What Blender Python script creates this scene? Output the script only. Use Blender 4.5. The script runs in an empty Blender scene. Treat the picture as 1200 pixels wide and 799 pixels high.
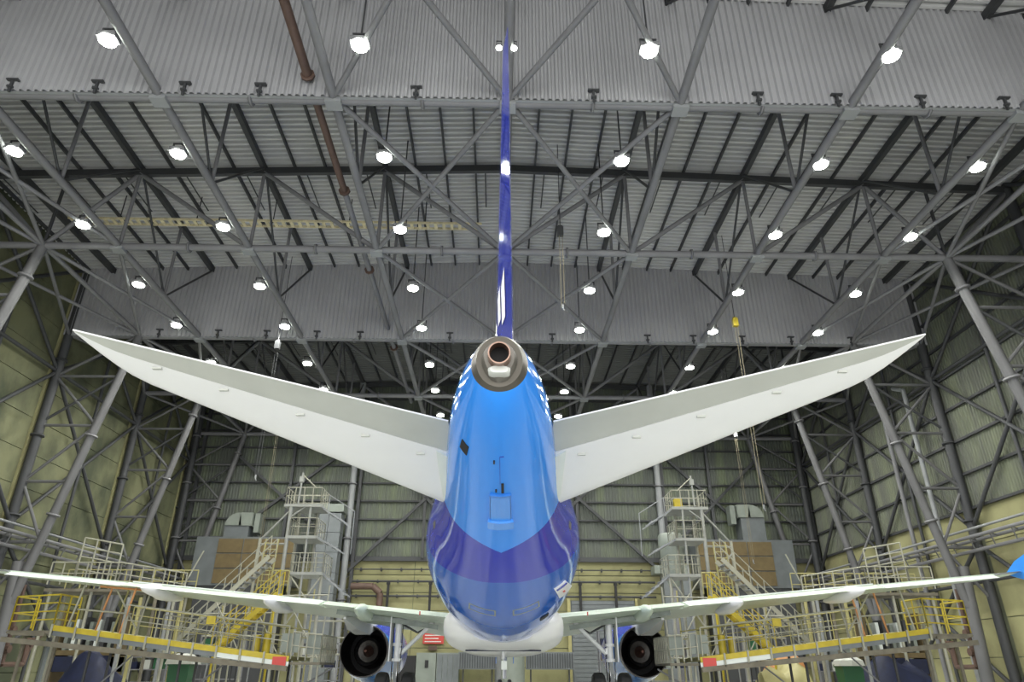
import bpy, bmesh, math, random
from mathutils import Vector, Matrix
random.seed(7)
PI = math.pi
scene = bpy.context.scene
col = scene.collection

# ------------------------------------------------------------------ camera
FPX = 800.0
PITCH, YAW, ROLL = math.atan(383/800), .0205, .0027
cam = bpy.data.cameras.new('camera')
cam.sensor_fit = 'HORIZONTAL'; cam.sensor_width = 36; cam.lens = 36*FPX/1200
cam.clip_start = .05; cam.clip_end = 400
camo = bpy.data.objects.new('camera', cam); col.objects.link(camo)
_f = Vector((math.sin(YAW)*math.cos(PITCH), math.cos(YAW)*math.cos(PITCH), math.sin(PITCH)))
_r = Vector((math.cos(YAW), -math.sin(YAW), 0)); _u = _r.cross(_f)
_R = math.cos(ROLL)*_r + math.sin(ROLL)*_u; _U = math.cos(ROLL)*_u - math.sin(ROLL)*_r
camo.matrix_world = Matrix(((_R.x, _U.x, -_f.x, 0), (_R.y, _U.y, -_f.y, 0), (_R.z, _U.z, -_f.z, 1.3), (0, 0, 0, 1)))
scene.camera = camo
# ------------------------------------------------------------------ world, light, exposure
scene.view_settings.view_transform = 'Standard'; scene.view_settings.look = 'None'
scene.view_settings.gamma = 1; scene.view_settings.use_curve_mapping = False
scene.view_settings.exposure = 0.55
w = bpy.data.worlds.new('overcast_sky'); scene.world = w; w.use_nodes = True
w.node_tree.nodes['Background'].inputs[0].default_value = (.93, .97, 1, 1)
w.node_tree.nodes['Background'].inputs[1].default_value = .4
def area(name, loc, rot, sx, sy, power, colr):
    l = bpy.data.lights.new(name, 'AREA'); l.shape = 'RECTANGLE'; l.size = sx; l.size_y = sy
    l.energy = power; l.color = colr
    o = bpy.data.objects.new(name, l); col.objects.link(o); o.location = loc; o.rotation_euler = rot
    return o
REAR_FILL = 6000
area('added_rear_fill', (0, -14, 7.5), (PI/2, 0, 0), 44, 15, REAR_FILL, (1, 1, .97))  # added fill from behind the camera, brightens the aircraft undersides
LAMP_W = 1000

# ------------------------------------------------------------------ materials
def mat(name, c, rough=.6, metal=0, noise=0, nscale=3, emit=None, coat=0, spec=None):
    m = bpy.data.materials.new(name); m.use_nodes = True; nt = m.node_tree; b = nt.nodes['Principled BSDF']
    b.inputs['Base Color'].default_value = (*c, 1); b.inputs['Roughness'].default_value = rough
    b.inputs['Metallic'].default_value = metal
    if coat: b.inputs['Coat Weight'].default_value = coat; b.inputs['Coat Roughness'].default_value = .06
    if spec is not None: b.inputs['Specular IOR Level'].default_value = spec
    if noise:
        tc = nt.nodes.new('ShaderNodeTexCoord'); n = nt.nodes.new('ShaderNodeTexNoise'); n.inputs['Scale'].default_value = nscale
        n.inputs['Detail'].default_value = 5
        geo = nt.nodes.new('ShaderNodeNewGeometry')
        nt.links.new(geo.outputs['Position'], n.inputs['Vector'])
        r = nt.nodes.new('ShaderNodeMapRange'); r.inputs['From Min'].default_value = .3; r.inputs['From Max'].default_value = .7
        r.inputs['To Min'].default_value = 1-noise; r.inputs['To Max'].default_value = 1+noise
        nt.links.new(n.outputs['Fac'], r.inputs['Value'])
        mx = nt.nodes.new('ShaderNodeVectorMath'); mx.operation = 'SCALE'; mx.inputs[0].default_value = c
        nt.links.new(r.outputs[0], mx.inputs['Scale']); nt.links.new(mx.outputs[0], b.inputs['Base Color'])
    if emit:
        b.inputs['Emission Color'].default_value = (*emit[0], 1); b.inputs['Emission Strength'].default_value = emit[1]
        m.cycles.emission_sampling = 'NONE'
    return m
def streaked(name, c, c2, scale=(1, 1, .15), amount=.5, rough=.8, thr=(.45, .7)):
    """paint with dirt runs: noise stretched along z mixes towards c2"""
    m = bpy.data.materials.new(name); m.use_nodes = True; nt = m.node_tree; b = nt.nodes['Principled BSDF']
    geo = nt.nodes.new('ShaderNodeNewGeometry'); mp = nt.nodes.new('ShaderNodeMapping'); mp.inputs['Scale'].default_value = scale
    nt.links.new(geo.outputs['Position'], mp.inputs['Vector'])
    n = nt.nodes.new('ShaderNodeTexNoise'); n.inputs['Scale'].default_value = 1.0; n.inputs['Detail'].default_value = 7; n.inputs['Roughness'].default_value = .6
    nt.links.new(mp.outputs[0], n.inputs['Vector'])
    r = nt.nodes.new('ShaderNodeMapRange'); r.inputs['From Min'].default_value = thr[0]; r.inputs['From Max'].default_value = thr[1]; r.inputs['To Max'].default_value = amount
    nt.links.new(n.outputs['Fac'], r.inputs['Value'])
    mx = nt.nodes.new('ShaderNodeMix'); mx.data_type = 'RGBA'
    mx.inputs[6].default_value = (*c, 1); mx.inputs[7].default_value = (*c2, 1)
    nt.links.new(r.outputs[0], mx.inputs[0]); nt.links.new(mx.outputs[2], b.inputs['Base Color'])
    b.inputs['Roughness'].default_value = rough
    return m
M = dict(
    steel=mat('grey_painted_steel', (.17, .17, .178), .55, .0, .12, .8),
    column=mat('column_grey_paint', (.115, .115, .118), .6, 0, .12, .8), steel_dark=mat('dark_painted_steel', (.045, .047, .05), .6, 0, .15, .8),
    steel_light=mat('light_painted_steel', (.25, .26, .265), .5, 0, .1, .8),
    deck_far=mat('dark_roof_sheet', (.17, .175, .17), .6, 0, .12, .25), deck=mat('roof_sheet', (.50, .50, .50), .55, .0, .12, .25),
    curtain=mat('curtain_sheet', (.36, .36, .372), .55, .0, .10, .3),
    leftwall=streaked('left_wall_paint', (.18, .185, .10), (.05, .06, .035), (.35, .35, .25), .9, .85, (.40, .62)),
    yellowwall=streaked('yellow_wall_paint', (.30, .29, .145), (.15, .135, .07), (.5, .5, .4), .6, .85),
    backsheet=streaked('back_wall_sheet', (.10, .112, .095), (.16, .19, .11), (.8, .8, .12), .8, .6, (.45, .65)),
    rightsheet=streaked('right_wall_sheet', (.11, .117, .095), (.17, .19, .12), (.5, .9, .12), .8, .7, (.42, .65)),
    floor=mat('painted_concrete_floor', (.60, .61, .57), .35, 0, .12, .4),
    brown=mat('rust_brown_pipe_paint', (.10, .06, .045), .6, 0, .2, 2),
    white=mat('white_aircraft_paint', (.80, .80, .80), .35, 0, .015, 1.5, coat=.3),
    elevgrey=mat('grey_composite_paint', (.47, .48, .44), .45, 0, .06, 1.2),
    primer=mat('pale_green_wing_primer', (.48, .56, .46), .35, 0, .05, 1.5),
    wingwhite=mat('wing_white_paint', (.66, .70, .66), .35), towerwhite=mat('pale_tower_paint', (.27, .275, .25), .5, 0, .1, 3),
    winggrey=mat('wing_cavity_grey', (.23, .26, .24), .6, 0, .2, 3),
    azure_dim=mat('azure_edge_paint', (.03, .20, .66), .3), azure=mat('azure_paint', (.035, .27, .83), .22, 0, coat=.6),
    navy=mat('royal_blue_paint', (.025, .045, .46), .06, spec=.3),
    midblue=mat('mid_blue_paint', (.035, .14, .48), .2, 0, coat=.7),
    black=mat('black_rubber', (.015, .015, .016), .7),
    dark=mat('dark_recess', (.01, .01, .011), .8),
    tailmetal=mat('heat_tinted_tail_metal', (.17, .145, .125), .4, .6, .15, 4),
    tailmetal2=mat('worn_tail_shroud', (.16, .148, .13), .5, .4, .15, 6),
    copper=mat('copper_brown_exhaust', (.28, .18, .14), .4, .6, .15, 5),
    chrome=mat('chrome', (.75, .75, .77), .15, 1),
    gearwhite=mat('gear_white_paint', (.62, .63, .64), .35),
    glass=mat('lamp_glass_white', (.60, .61, .58), .15, 0),
    lens=mat('lit_lamp_lens', (1, 1, 1), .3, 0, emit=((.93, 1, .88), 22)),
    lensblue=mat('cool_lit_lamp_lens', (1, 1, 1), .3, 0, emit=((.85, .93, 1), 22)),
    yellow=mat('safety_yellow_paint', (.44, .34, .02), .5, 0, .15, 3),
    paleyellow=mat('pale_yellow_paint', (.34, .31, .13), .5, 0, .1, 3),
    cream=mat('cream_rail_paint', (.31, .305, .24), .5, 0, .1, 3),
    orange=mat('orange_post_paint', (.55, .25, .09), .5, 0, .1, 3),
    wood=mat('weathered_plank', (.15, .135, .10), .8, 0, .25, 3),
    tan=mat('tan_filter_panel', (.13, .095, .042), .8, 0, .15, 3),
    ductgrey=mat('galvanised_duct', (.15, .165, .17), .45, .2, .12, 1.5),
    ductpale=mat('pale_duct_sheet', (.21, .235, .205), .5, .1, .1, 1.5),
    red=mat('red_sign_paint', (.5, .05, .04), .5),
    green=mat('green_bin', (.015, .09, .035), .5),
    blue=mat('blue_tarpaulin', (.004, .008, .035), .6, 0, .3, 4),
    greenpipe=mat('green_pipe', (.06, .25, .14), .5),
    greydoor=mat('grey_door', (.16, .18, .18), .5),
    winred=mat('engine_red_brown', (.10, .045, .032), .5, .5),
    enginedark=mat('engine_dark_metal', (.045, .042, .04), .35, .8, .2, 6),
    cable=mat('pale_cable', (.22, .19, .12), .6),
    tray=mat('cream_cable_tray', (.62, .55, .35), .6, 0, .2, 4),
)

# ------------------------------------------------------------------ helpers
WM = {}      # object name -> world matrix used as parent frame
def link(o, parent=None):
    col.objects.link(o)
    if parent is not None:
        o.parent = parent; o.matrix_parent_inverse = WM[parent.name].inverted()
    WM[o.name] = Matrix.Identity(4)
    return o
def empty(name, loc=(0, 0, 0)):
    o = bpy.data.objects.new(name, None); o.empty_display_size = .3; col.objects.link(o)
    o.location = loc; WM[o.name] = Matrix.Translation(loc); return o
def tag(o, label=None, cat=None, group=None, kind=None):
    if label: o['label'] = label
    if cat: o['category'] = cat
    if group: o['group'] = group
    if kind: o['kind'] = kind
    return o
def thing(name, label, cat, loc=(0, 0, 0), group=None):
    return tag(empty(name, loc), label, cat, group)
def frame_of(d):
    z = d.normalized(); a = Vector((0, 0, 1)) if abs(z.z) < .95 else Vector((0, 1, 0))
    x = a.cross(z).normalized(); y = z.cross(x)
    return x, y, z
class MB:
    def __init__(s): s.v = []; s.f = []
    def add(s, v, f):
        n = len(s.v); s.v += [tuple(p) for p in v]; s.f += [tuple(i+n for i in q) for q in f]; return s
    def box(s, x0, x1, y0, y1, z0, z1):
        v = [(x, y, z) for x in (x0, x1) for y in (y0, y1) for z in (z0, z1)]
        return s.add(v, [(0, 1, 3, 2), (4, 6, 7, 5), (0, 4, 5, 1), (2, 3, 7, 6), (0, 2, 6, 4), (1, 5, 7, 3)])
    def cyl(s, a, b, r, n=8, r2=None):
        a = Vector(a); b = Vector(b); x, y, z = frame_of(b-a); r2 = r if r2 is None else r2
        v = [a+(x*math.cos(2*PI*i/n)+y*math.sin(2*PI*i/n))*r for i in range(n)]
        v += [b+(x*math.cos(2*PI*i/n)+y*math.sin(2*PI*i/n))*r2 for i in range(n)]
        f = [(i, (i+1) % n, n+(i+1) % n, n+i) for i in range(n)]+[tuple(range(n))[::-1], tuple(range(n, 2*n))]
        return s.add(v, f)
    def bar(s, a, b, wd, h=None):
        a = Vector(a); b = Vector(b); x, y, z = frame_of(b-a); h = wd if h is None else h
        v = []
        for p in (a, b):
            for sx, sy in ((-1, -1), (1, -1), (1, 1), (-1, 1)): v.append(p+x*sx*wd/2+y*sy*h/2)
        return s.add(v, [(0, 3, 2, 1), (4, 5, 6, 7), (0, 1, 5, 4), (1, 2, 6, 5), (2, 3, 7, 6), (3, 0, 4, 7)])
    def loft(s, rings, cap=True, closed=True):
        n = len(rings[0]); k = len(s.v)
        for r in rings: s.v += [tuple(p) for p in r]
        m = n if closed else n-1
        for j in range(len(rings)-1):
            for i in range(m):
                s.f.append((k+j*n+i, k+j*n+(i+1) % n, k+(j+1)*n+(i+1) % n, k+(j+1)*n+i))
        if cap:
            s.f.append(tuple(k+i for i in range(n))[::-1]); s.f.append(tuple(k+(len(rings)-1)*n+i for i in range(n)))
        return s
    def build(s, name, m, parent=None, smooth=False, fix=True):
        me = bpy.data.meshes.new(name); me.from_pydata(s.v, [], s.f)
        if fix:
            bm = bmesh.new(); bm.from_mesh(me); bmesh.ops.recalc_face_normals(bm, faces=bm.faces); bm.to_mesh(me); bm.free()
        me.materials.append(m)
        if smooth:
            me.polygons.foreach_set('use_smooth', [True]*len(me.polygons))
            try: me.set_sharp_from_angle(angle=math.radians(35))
            except Exception: pass
        me.update()
        return link(bpy.data.objects.new(name, me), parent)
_unit = {}
def unit(kind, m):
    k = (kind, m.name)
    if k not in _unit:
        b = MB()
        if kind == 'cyl': b.cyl((0, 0, 0), (0, 0, 1), 1, 8)
        else: b.box(-.5, .5, -.5, .5, 0, 1)
        me = bpy.data.meshes.new(kind+'_'+m.name); me.from_pydata(b.v, [], b.f); me.materials.append(m)
        if kind == 'cyl':
            me.polygons.foreach_set('use_smooth', [len(p.vertices) == 4 for p in me.polygons])
        me.update(); _unit[k] = me
    return _unit[k]
def place(me, name, a, b, sx, sy, parent):
    a = Vector(a); b = Vector(b); x, y, z = frame_of(b-a)
    o = bpy.data.objects.new(name, me); L = (b-a).length
    o.matrix_basis = Matrix(((x.x*sx, y.x*sy, z.x*L, a.x), (x.y*sx, y.y*sy, z.y*L, a.y), (x.z*sx, y.z*sy, z.z*L, a.z), (0, 0, 0, 1)))
    return link(o, parent)
def tube(name, a, b, r, m, parent): return place(unit('cyl', m), name, a, b, r, r, parent)
def beam(name, a, b, wd, h, m, parent): return place(unit('box', m), name, a, b, wd, h, parent)
def boxp(name, x0, x1, y0, y1, z0, z1, m, parent):
    return beam(name, ((x0+x1)/2, (y0+y1)/2, z0), ((x0+x1)/2, (y0+y1)/2, z1), 1, 1, m, parent) if False else _bx(name, x0, x1, y0, y1, z0, z1, m, parent)
def _bx(name, x0, x1, y0, y1, z0, z1, m, parent):
    o = bpy.data.objects.new(name, unit('box', m)); o.location = ((x0+x1)/2, (y0+y1)/2, z0); o.scale = (x1-x0, y1-y0, z1-z0)
    return link(o, parent)

# ------------------------------------------------------------------ hangar dimensions
FR = [8.3, 18.0, 27.7, 37.4, 47.1, 56.6]
X0 = .2
ND = [X0+v for v in (-18.3, -12.15, -6.1, 0, 6.1, 12.15, 18.3)]
XL, XR = -25.85, 25.9          # outer column legs
IL, IR = -21.65, 21.65         # tops of the inclined inner legs
ZB = 19.3
WALL = 26.25
YB = 57.4
YF = 4.0
def roofz(x): return 24.72-.035*abs(x)

# ------------------------------------------------------------------ floor, walls, ceiling
tag(MB().box(-60, 60, -60, 62, -.3, 0).build('floor', M['floor']), kind='structure')

def ribbed(L, pitch, depth, flat=.32):
    """trapezoid profile along 0..L -> list of (u, d)"""
    out = []; u = 0
    while u < L-1e-6:
        for k, d in ((0, 0), (flat, 0), (.5, 1), (.5+flat, 1)):
            if u+k*pitch <= L: out.append((u+k*pitch, d*depth))
        u += pitch
    out.append((L, 0)); return out

# left wall: painted panels with recessed joints, one panel an object
wl = tag(MB().box(-WALL-.5, -WALL-.08, YF, YB+.6, 0, 24.6).build('wall_left', M['leftwall']), kind='structure')
zrow = [0]+[1.0+1.85*i for i in range(13)]
for i in range(len(zrow)-1):
    for j in range(len(FR)-1):
        y0, y1 = FR[j]+.25, FR[j+1]-.25
        boxp('wall_panel', -WALL-.1, -WALL+random.uniform(0, .015), y0, y1, zrow[i]+.02, zrow[i+1]-.02, M['leftwall'], wl)
for j in range(1, len(FR)):
    boxp('pilaster', -WALL-.1, -WALL+.12, FR[j]-.22, FR[j]+.22, 0, 24, M['yellowwall'], wl)
# right wall: ribbed sheets above, painted panels below
wr = tag(MB().box(WALL+.08, WALL+.5, YF, YB+.6, 0, 24.6).build('wall_right', M['rightsheet']), kind='structure')
for j in range(len(FR)-1):
    y0, y1 = FR[j], FR[j+1]
    for k in range(8):
        z0 = 9.3+1.85*k; z1 = min(z0+1.84, 23.9)
        if z1 <= z0+.2: continue
        prof = ribbed(y1-y0, .22, .05)
        b = MB(); v = []
        for u, d in prof: v += [(WALL-d, y0+u, z0), (WALL-d, y0+u, z1)]
        f = [(2*i, 2*i+2, 2*i+3, 2*i+1) for i in range(len(prof)-1)]
        b.add(v, f).build('ribbed_sheet', M['rightsheet'], wr, fix=False)
    for k in range(5):
        boxp('wall_panel', WALL-random.uniform(0, .015), WALL+.1, y0+.2, y1-.2, 1.86*k+.02, 1.86*(k+1)-.02, M['yellowwall'], wr)
    for k in range(9):
        z0 = 9.3+1.85*k
        if z0 < 24: boxp('girt', WALL-.2, WALL-.05, y0, y1, z0-.07, z0+.07, M['steel_dark'], wr)
# back wall
wb = tag(MB().box(-WALL-.5, WALL+.5, YB+.08, YB+.6, 0, 25).build('wall_back', M['backsheet']), kind='structure')
for j in range(8):
    x0 = -WALL+j*WALL/4; x1 = x0+WALL/4
    for k in range(10):
        z0 = 9.3+1.5*k; z1 = z0+1.49
        prof = ribbed(x1-x0, .25, .05)
        v = []
        for u, d in prof: v += [(x0+u, YB-d, z0), (x0+u, YB-d, z1)]
        MB().add(v, [(2*i, 2*i+1, 2*i+3, 2*i+2) for i in range(len(prof)-1)]).build('ribbed_sheet', M['backsheet'], wb, fix=False)
    for k in range(7):
        z0 = 1.33*k
        if 3 <= j <= 4 and False: continue
        boxp('wall_panel', x0+.02, x1-.02, YB-random.uniform(0, .02), YB+.1, z0+.025, z0+1.305, M['yellowwall'], wb)
for k in range(11):
    z0 = 9.3+1.5*k
    boxp('girt', -WALL, WALL, YB-.28, YB-.06, z0-.06, z0+.06, M['steel_dark'], wb)
boxp('ledge', -WALL, WALL, YB-.35, YB-.05, 9.0, 9.25, M['steel_dark'], wb)

# ceiling: ribbed deck (ribs run across the hall), purlins run along it
ce = tag(empty('ceiling', (0, 30, 24)), kind='structure')
PITCH_R = .33
for s in (-1, 1):
    for j in range(len(FR)-1):
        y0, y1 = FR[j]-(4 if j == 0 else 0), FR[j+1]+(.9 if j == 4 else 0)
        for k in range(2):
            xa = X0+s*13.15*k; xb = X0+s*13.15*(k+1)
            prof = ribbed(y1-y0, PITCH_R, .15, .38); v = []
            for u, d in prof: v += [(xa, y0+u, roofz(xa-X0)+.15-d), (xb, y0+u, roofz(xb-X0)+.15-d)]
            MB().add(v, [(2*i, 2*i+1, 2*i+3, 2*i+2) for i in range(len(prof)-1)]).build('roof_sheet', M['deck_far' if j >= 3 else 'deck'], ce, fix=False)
MB().box(-27, 27, FR[0]-4, YB+.6, 25.2, 25.4).build('roof_insulation', M['steel_dark'], ce)
for i in range(-17, 18):
    x = X0+i*1.525; thick = i % 4 == 0
    wd, h = (.22, .34) if thick else (.09, .2)
    z = roofz(x-X0)-(.2 if thick else .12)
    beam('purlin', (x, FR[0]-3.5, z), (x, YB, z), wd, h, M['steel_dark'], ce)
    if not thick and i % 2:      # short second rods beside the purlins
        for j in range(5): tube('sag_rod', (x+.5, FR[j]+.4, z-.1), (x+.5, FR[j]+3.4, z-.1), .035, M['steel_dark'], ce)

# ------------------------------------------------------------------ roof trusses
ordn = ['nearest', 'second', 'third', 'fourth', 'fifth', 'farthest']
tl = ['overhead above the camera, nearest of all', 'right behind the lower edge of the front sheet curtain', 'whose long chord crosses the picture halfway up the fin',
      'right behind the lower edge of the far sheet curtain', 'with its chord just above the stabilizer roots', 'against the back wall, farthest of all']
for i, y in enumerate(FR):
    t = thing('roof_truss', 'grey tubular roof truss '+tl[i], 'roof truss', (X0, y, ZB))
    zc = ZB
    yy = y+(.15 if i in (1, 3) else 0)
    tube('bottom_chord', (XL, yy, zc), (XR, yy, zc), .17, M['steel'], t)
    for s in (-1, 1):
        beam('top_chord', (X0, yy, roofz(0)-.4), (X0+s*25.8, yy, roofz(25.8)-.4), .22, .38, M['steel_dark'], t)
    for k, x in enumerate(ND):
        zt = roofz(x-X0)-.45
        if abs(x-X0) > .1: tube('vertical', (x, yy, zc), (x, yy, zt), .09, M['steel'], t)
        boxp('node_plate', x-.28, x+.28, yy-.24, yy+.24, zc-.26, zc-.12, M['steel_light'], t)
        if abs(x-X0) > .1:
            s = 1 if x < X0 else -1
            xn = ND[k+s]
            tube('diagonal', (x, yy, zt), (xn, yy, zc), .12, M['steel'], t)
    for xi, xo, s in ((IL, XL, -1), (IR, XR, 1)):
        tube('diagonal', (xi, yy, zc), (xo, yy, roofz(25)-.5), .12, M['steel'], t)
        xn = ND[0] if s < 0 else ND[-1]
        tube('diagonal', (xn, yy, roofz(18)-.45), (xi, yy, zc), .11, M['steel'], t)
        tube('vertical', (xi, yy, zc), (xi, yy, roofz(21)-.45), .08, M['steel_dark'], t)
    if i < 5:
        y2 = FR[i+1]
        for a, b2 in ((2, 3), (3, 2), (3, 4), (4, 3)):
            tube('cross_brace', (ND[a], y, zc), (ND[b2], y2, zc), .105, M['steel'], t)
        for xa, xb in ((ND[0], IL), (IL, ND[0]), (ND[-1], IR), (IR, ND[-1]), (IL, XL), (IR, XR)):
            tube('cross_brace', (xa, y, zc), (xb, y2, zc), .095, M['steel'], t)
        for xa, xb in ((XL, IL), (XR, IR)):
            tube('cross_brace', (xa, y, zc), (xb, y2, zc), .095, M['steel'], t)
    # bolted flange rings on the chord
    for x in (X0-9, X0-3, X0+3, X0+9, X0+15, X0-15):
        tube('flange', (x-.05, yy, zc), (x+.05, yy, zc), .26, M['steel'], t)
names = ['outermost on the left', 'through the middle lamp row left of the fin', 'beside the brown pipe, next left of the fin', 'on the hall centreline behind the fin',
         'next right of the fin', 'through the middle lamp row right of the fin', 'outermost on the right']
for k, x in enumerate(ND):
    t = thing('longitudinal_truss', 'grey tubular truss running along the hall '+names[k], 'roof truss', (x, FR[0], ZB))
    for i in range(5):
        y, y2 = FR[i], FR[i+1]; ym = (y+y2)/2; zt = roofz(x-X0)-.3
        tube('bottom_chord', (x, y, ZB), (x, y2, ZB), .165, M['steel'], t)
        tube('vertical', (x, ym, ZB), (x, ym, zt), .085, M['steel'], t)
        tube('diagonal', (x, ym, ZB), (x, y+.2, zt), .06, M['steel_dark'], t)
        tube('diagonal', (x, ym, ZB), (x, y2-.2, zt), .06, M['steel_dark'], t)
for x, nm in ((IL, 'left'), (IR, 'right')):
    t = thing('eaves_tie', 'grey tube along the hall joining the tops of the inclined legs on the '+nm, 'steel tube', (x, FR[0], ZB))
    for i in range(5): tube('tie', (x, FR[i], ZB), (x, FR[i+1], ZB), .12, M['steel'], t)

# ------------------------------------------------------------------ lattice columns along both side walls, with their wall bracing
zz = [7.2, 10.4, 13.6, 16.6]
for s, nm in ((-1, 'left'), (1, 'right')):
    for i, y in enumerate(FR):
        t = thing('lattice_column', 'tall tapering lattice column on the %s wall, %s from the camera' % (nm, ordn[i]), 'column', (s*25.6, y, 0), 'lattice columns along the side walls')
        xo = XL if s < 0 else XR
        tube('outer_leg', (xo, y, 0), (xo, y, roofz(25)-.4), .25, M['steel_dark'], t)
        xi = s*21.65; xb = s*24.55; zb = 4.2
        tube('inner_leg', (xb, y, zb), (xi, y, ZB), .23, M['column'], t)
        tube('foot_leg', (s*24.45, y, 0), (s*24.75, y, 6.2), .3, M['column'], t)
        def ix(z): return xb+(xi-xb)*(z-zb)/(ZB-zb)
        for z in zz: tube('strut', (xo, y, z), (ix(z), y, z), .085, M['column'], t)
        pts = [(xo, 4.5), (ix(7.2), 7.2), (xo, 10.4), (ix(13.6), 13.6), (xo, 16.6), (xi, ZB)]
        for a, b2 in zip(pts, pts[1:]): tube('lacing', (a[0], y, a[1]), (b2[0], y, b2[1]), .085, M['column'], t)
        tube('lacing', (xo, y, 13.8), (ix(16.6), y, 16.6), .08, M['steel_dark'], t)
        for z in (8.6, 13.0, 17.6): 
            p = Vector((ix(z), y, z)); d = Vector((xi-xb, 0, ZB-zb)).normalized()
            tube('flange', p-d*.06, p+d*.06, .34, M['steel'], t)
            tube('flange', (xo, y, z-.06), (xo, y, z+.06), .36, M['steel_dark'], t)
        if i < 5:
            y2 = FR[i+1]; ym = (y+y2)/2; xw = xo
            for za, zb2 in ((16.9, 8.2), (23.8, 16.9), (7.4, .3)):
                tube('wall_brace', (xw, y, za), (xw, y2, zb2), .11, M['steel_dark'], t)
                tube('wall_brace', (xw, y, zb2), (xw, y2, za), .11, M['steel_dark'], t)
            tube('wall_tie', (xw, y, 16.9), (xw, y2, 16.9), .11, M['steel_dark'], t)
            tube('mid_post', (xw+s*.1, ym, 0), (xw+s*.1, ym, 23.6), .1, M['steel_dark'], t)
for s, nm in ((-1, 'left'), (1, 'right')):
    t = thing('crane_walkway', 'long grey lattice beam with pipes running along the %s wall at mid height' % nm, 'walkway beam', (s*24.9, 8, 7.5))
    for dx, z in ((0, 7.5), (.9, 7.5), (.45, 6.9)):
        tube('rail', (s*(24.6+dx), FR[0], z), (s*(24.6+dx), YB-.3, z), .09, M['steel'], t)
    tube('service_pipe', (s*25.1, FR[0], 8.0), (s*25.1, YB-.3, 8.0), .07, M['steel_light'], t)
    tube('service_pipe', (s*25.9, FR[0], 5.5), (s*25.9, YB-.3, 5.5), .09, M['steel_dark'], t)
    y = FR[0]+.5
    b = MB()
    while y < YB-2:
        beam('web', (s*24.6, y, 7.5), (s*25.5, y+.8, 7.5), .06, .06, M['steel'], t); beam('web', (s*24.6, y, 7.5), (s*25.05, y+.4, 6.9), .05, .05, M['steel'], t); y += 1.6

# rain pipes on the right wall
for i, (y, m_) in enumerate(((42.6, 'steel'), (39.8, 'steel_light'))):
    b = MB(); b.cyl((25.6, y, 0), (25.6, y, 17.2), .13, 10).cyl((25.6, y, 17.2), (25.9, y+1.5, 17.9), .13, 10)
    o = b.build('drain_pipe', M[m_]); tag(o, ['grey drain pipe on the right wall, farther from the camera', 'pale drain pipe on the right wall, nearer to the camera'][i], 'pipe')

# back wall columns and bracing
for i, (x, nm) in enumerate(((-12.0, 'left of the aircraft'), (13.4, 'right of the aircraft'), (X0, 'behind the aircraft'), (-25.6, 'in the left corner'), (25.6, 'in the right corner'))):
    t = thing('back_column', 'steel column on the back wall '+nm, 'column', (x, 56.6, 0))
    m_ = 'steel_light' if i < 3 else 'steel_dark'
    tube('column_shaft', (x, 56.4, 0), (x, 56.4, 24), .27, M[m_], t)
    b = MB(); z = .5
    b.bar((x+.5, 57, 0), (x+.5, 57, 24), .25)
    while z < 23: b.bar((x, 56.5, z), (x+.5, 57, z+.5), .06); z += 1
    b.build('rear_lattice', M['steel_dark'], t)
    for z in (6, 10.6, 15, 19): tube('flange', (x, 56.4, z-.06), (x, 56.4, z+.06), .38, M['steel'], t)
t = wb
for xa, za, xb, zb in ((-12, 8, X0, 20), (13.4, 8, X0, 20), (-22, 17.5, -12.4, 9.6), (-24, 8.9, -12.4, 18.5), (22.8, 9.3, 13.4, 18.5), (13.4, 9.3, 23, 18.3), (-12, 20, X0, 8), (13.4, 20, X0, 8)):
    beam('diagonal', (xa, 56.9, za), (xb, 56.9, zb), .22, .22, M['steel_dark'], t)
for x in (-17.3, 17.9, -6, 6.6): beam('post', (x, 57.0, 9.2), (x, 57.0, 23), .22, .22, M['steel_dark'], t)

# ------------------------------------------------------------------ sheet curtains
def curtain(y, nm, zb, topd=0):
    t = thing('sheet_curtain', nm, 'curtain wall', (X0, y, zb))
    x = X0-26.4; W = 6.6
    for j in range(8):
        x0 = X0-26.4+W*j; prof = ribbed(W, .26, .085)
        v = []
        for u, d in prof:
            xx = x0+u; v += [(xx, y-d, zb), (xx, y-d, roofz(xx-X0)+.1)]
        MB().add(v, [(2*i, 2*i+1, 2*i+3, 2*i+2) for i in range(len(prof)-1)]).build('ribbed_sheet', M['curtain'], t, fix=False)
    beam('edge_rail', (X0-26.2, y+.07, zb+.05), (X0+26.2, y+.07, zb+.05), .1, .12, M['steel_light'], t)
    beam('head_rail', (X0-26, y+.12, roofz(13)-.3), (X0+26, y+.12, roofz(13)-.3), .1, .12, M['steel'], t)
    for cx in (-20.6, -17.1, -14.2, -11.2, -8.6, -3.2, 3.0, 8.8, 11.6, 14.6, 17.6, 21.3):
        b = MB().box(X0+cx-.2, X0+cx+.2, y-.2, y-.06, zb+.35, zb+.41).box(X0+cx-.04, X0+cx+.04, y-.16, y-.08, zb-.15, zb+.35).box(X0+cx-.09, X0+cx+.09, y-.2, y-.08, zb+.02, zb+.1)
        b.build('rail_clamp', M['steel_dark'], t)
    return t
curtain(FR[1]-.12, 'large grey ribbed sheet curtain hanging nearest above the fin tip', ZB-.1)
curtain(FR[3]-.12, 'farther grey ribbed sheet curtain hanging behind the middle of the fin', ZB-.1)

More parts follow.
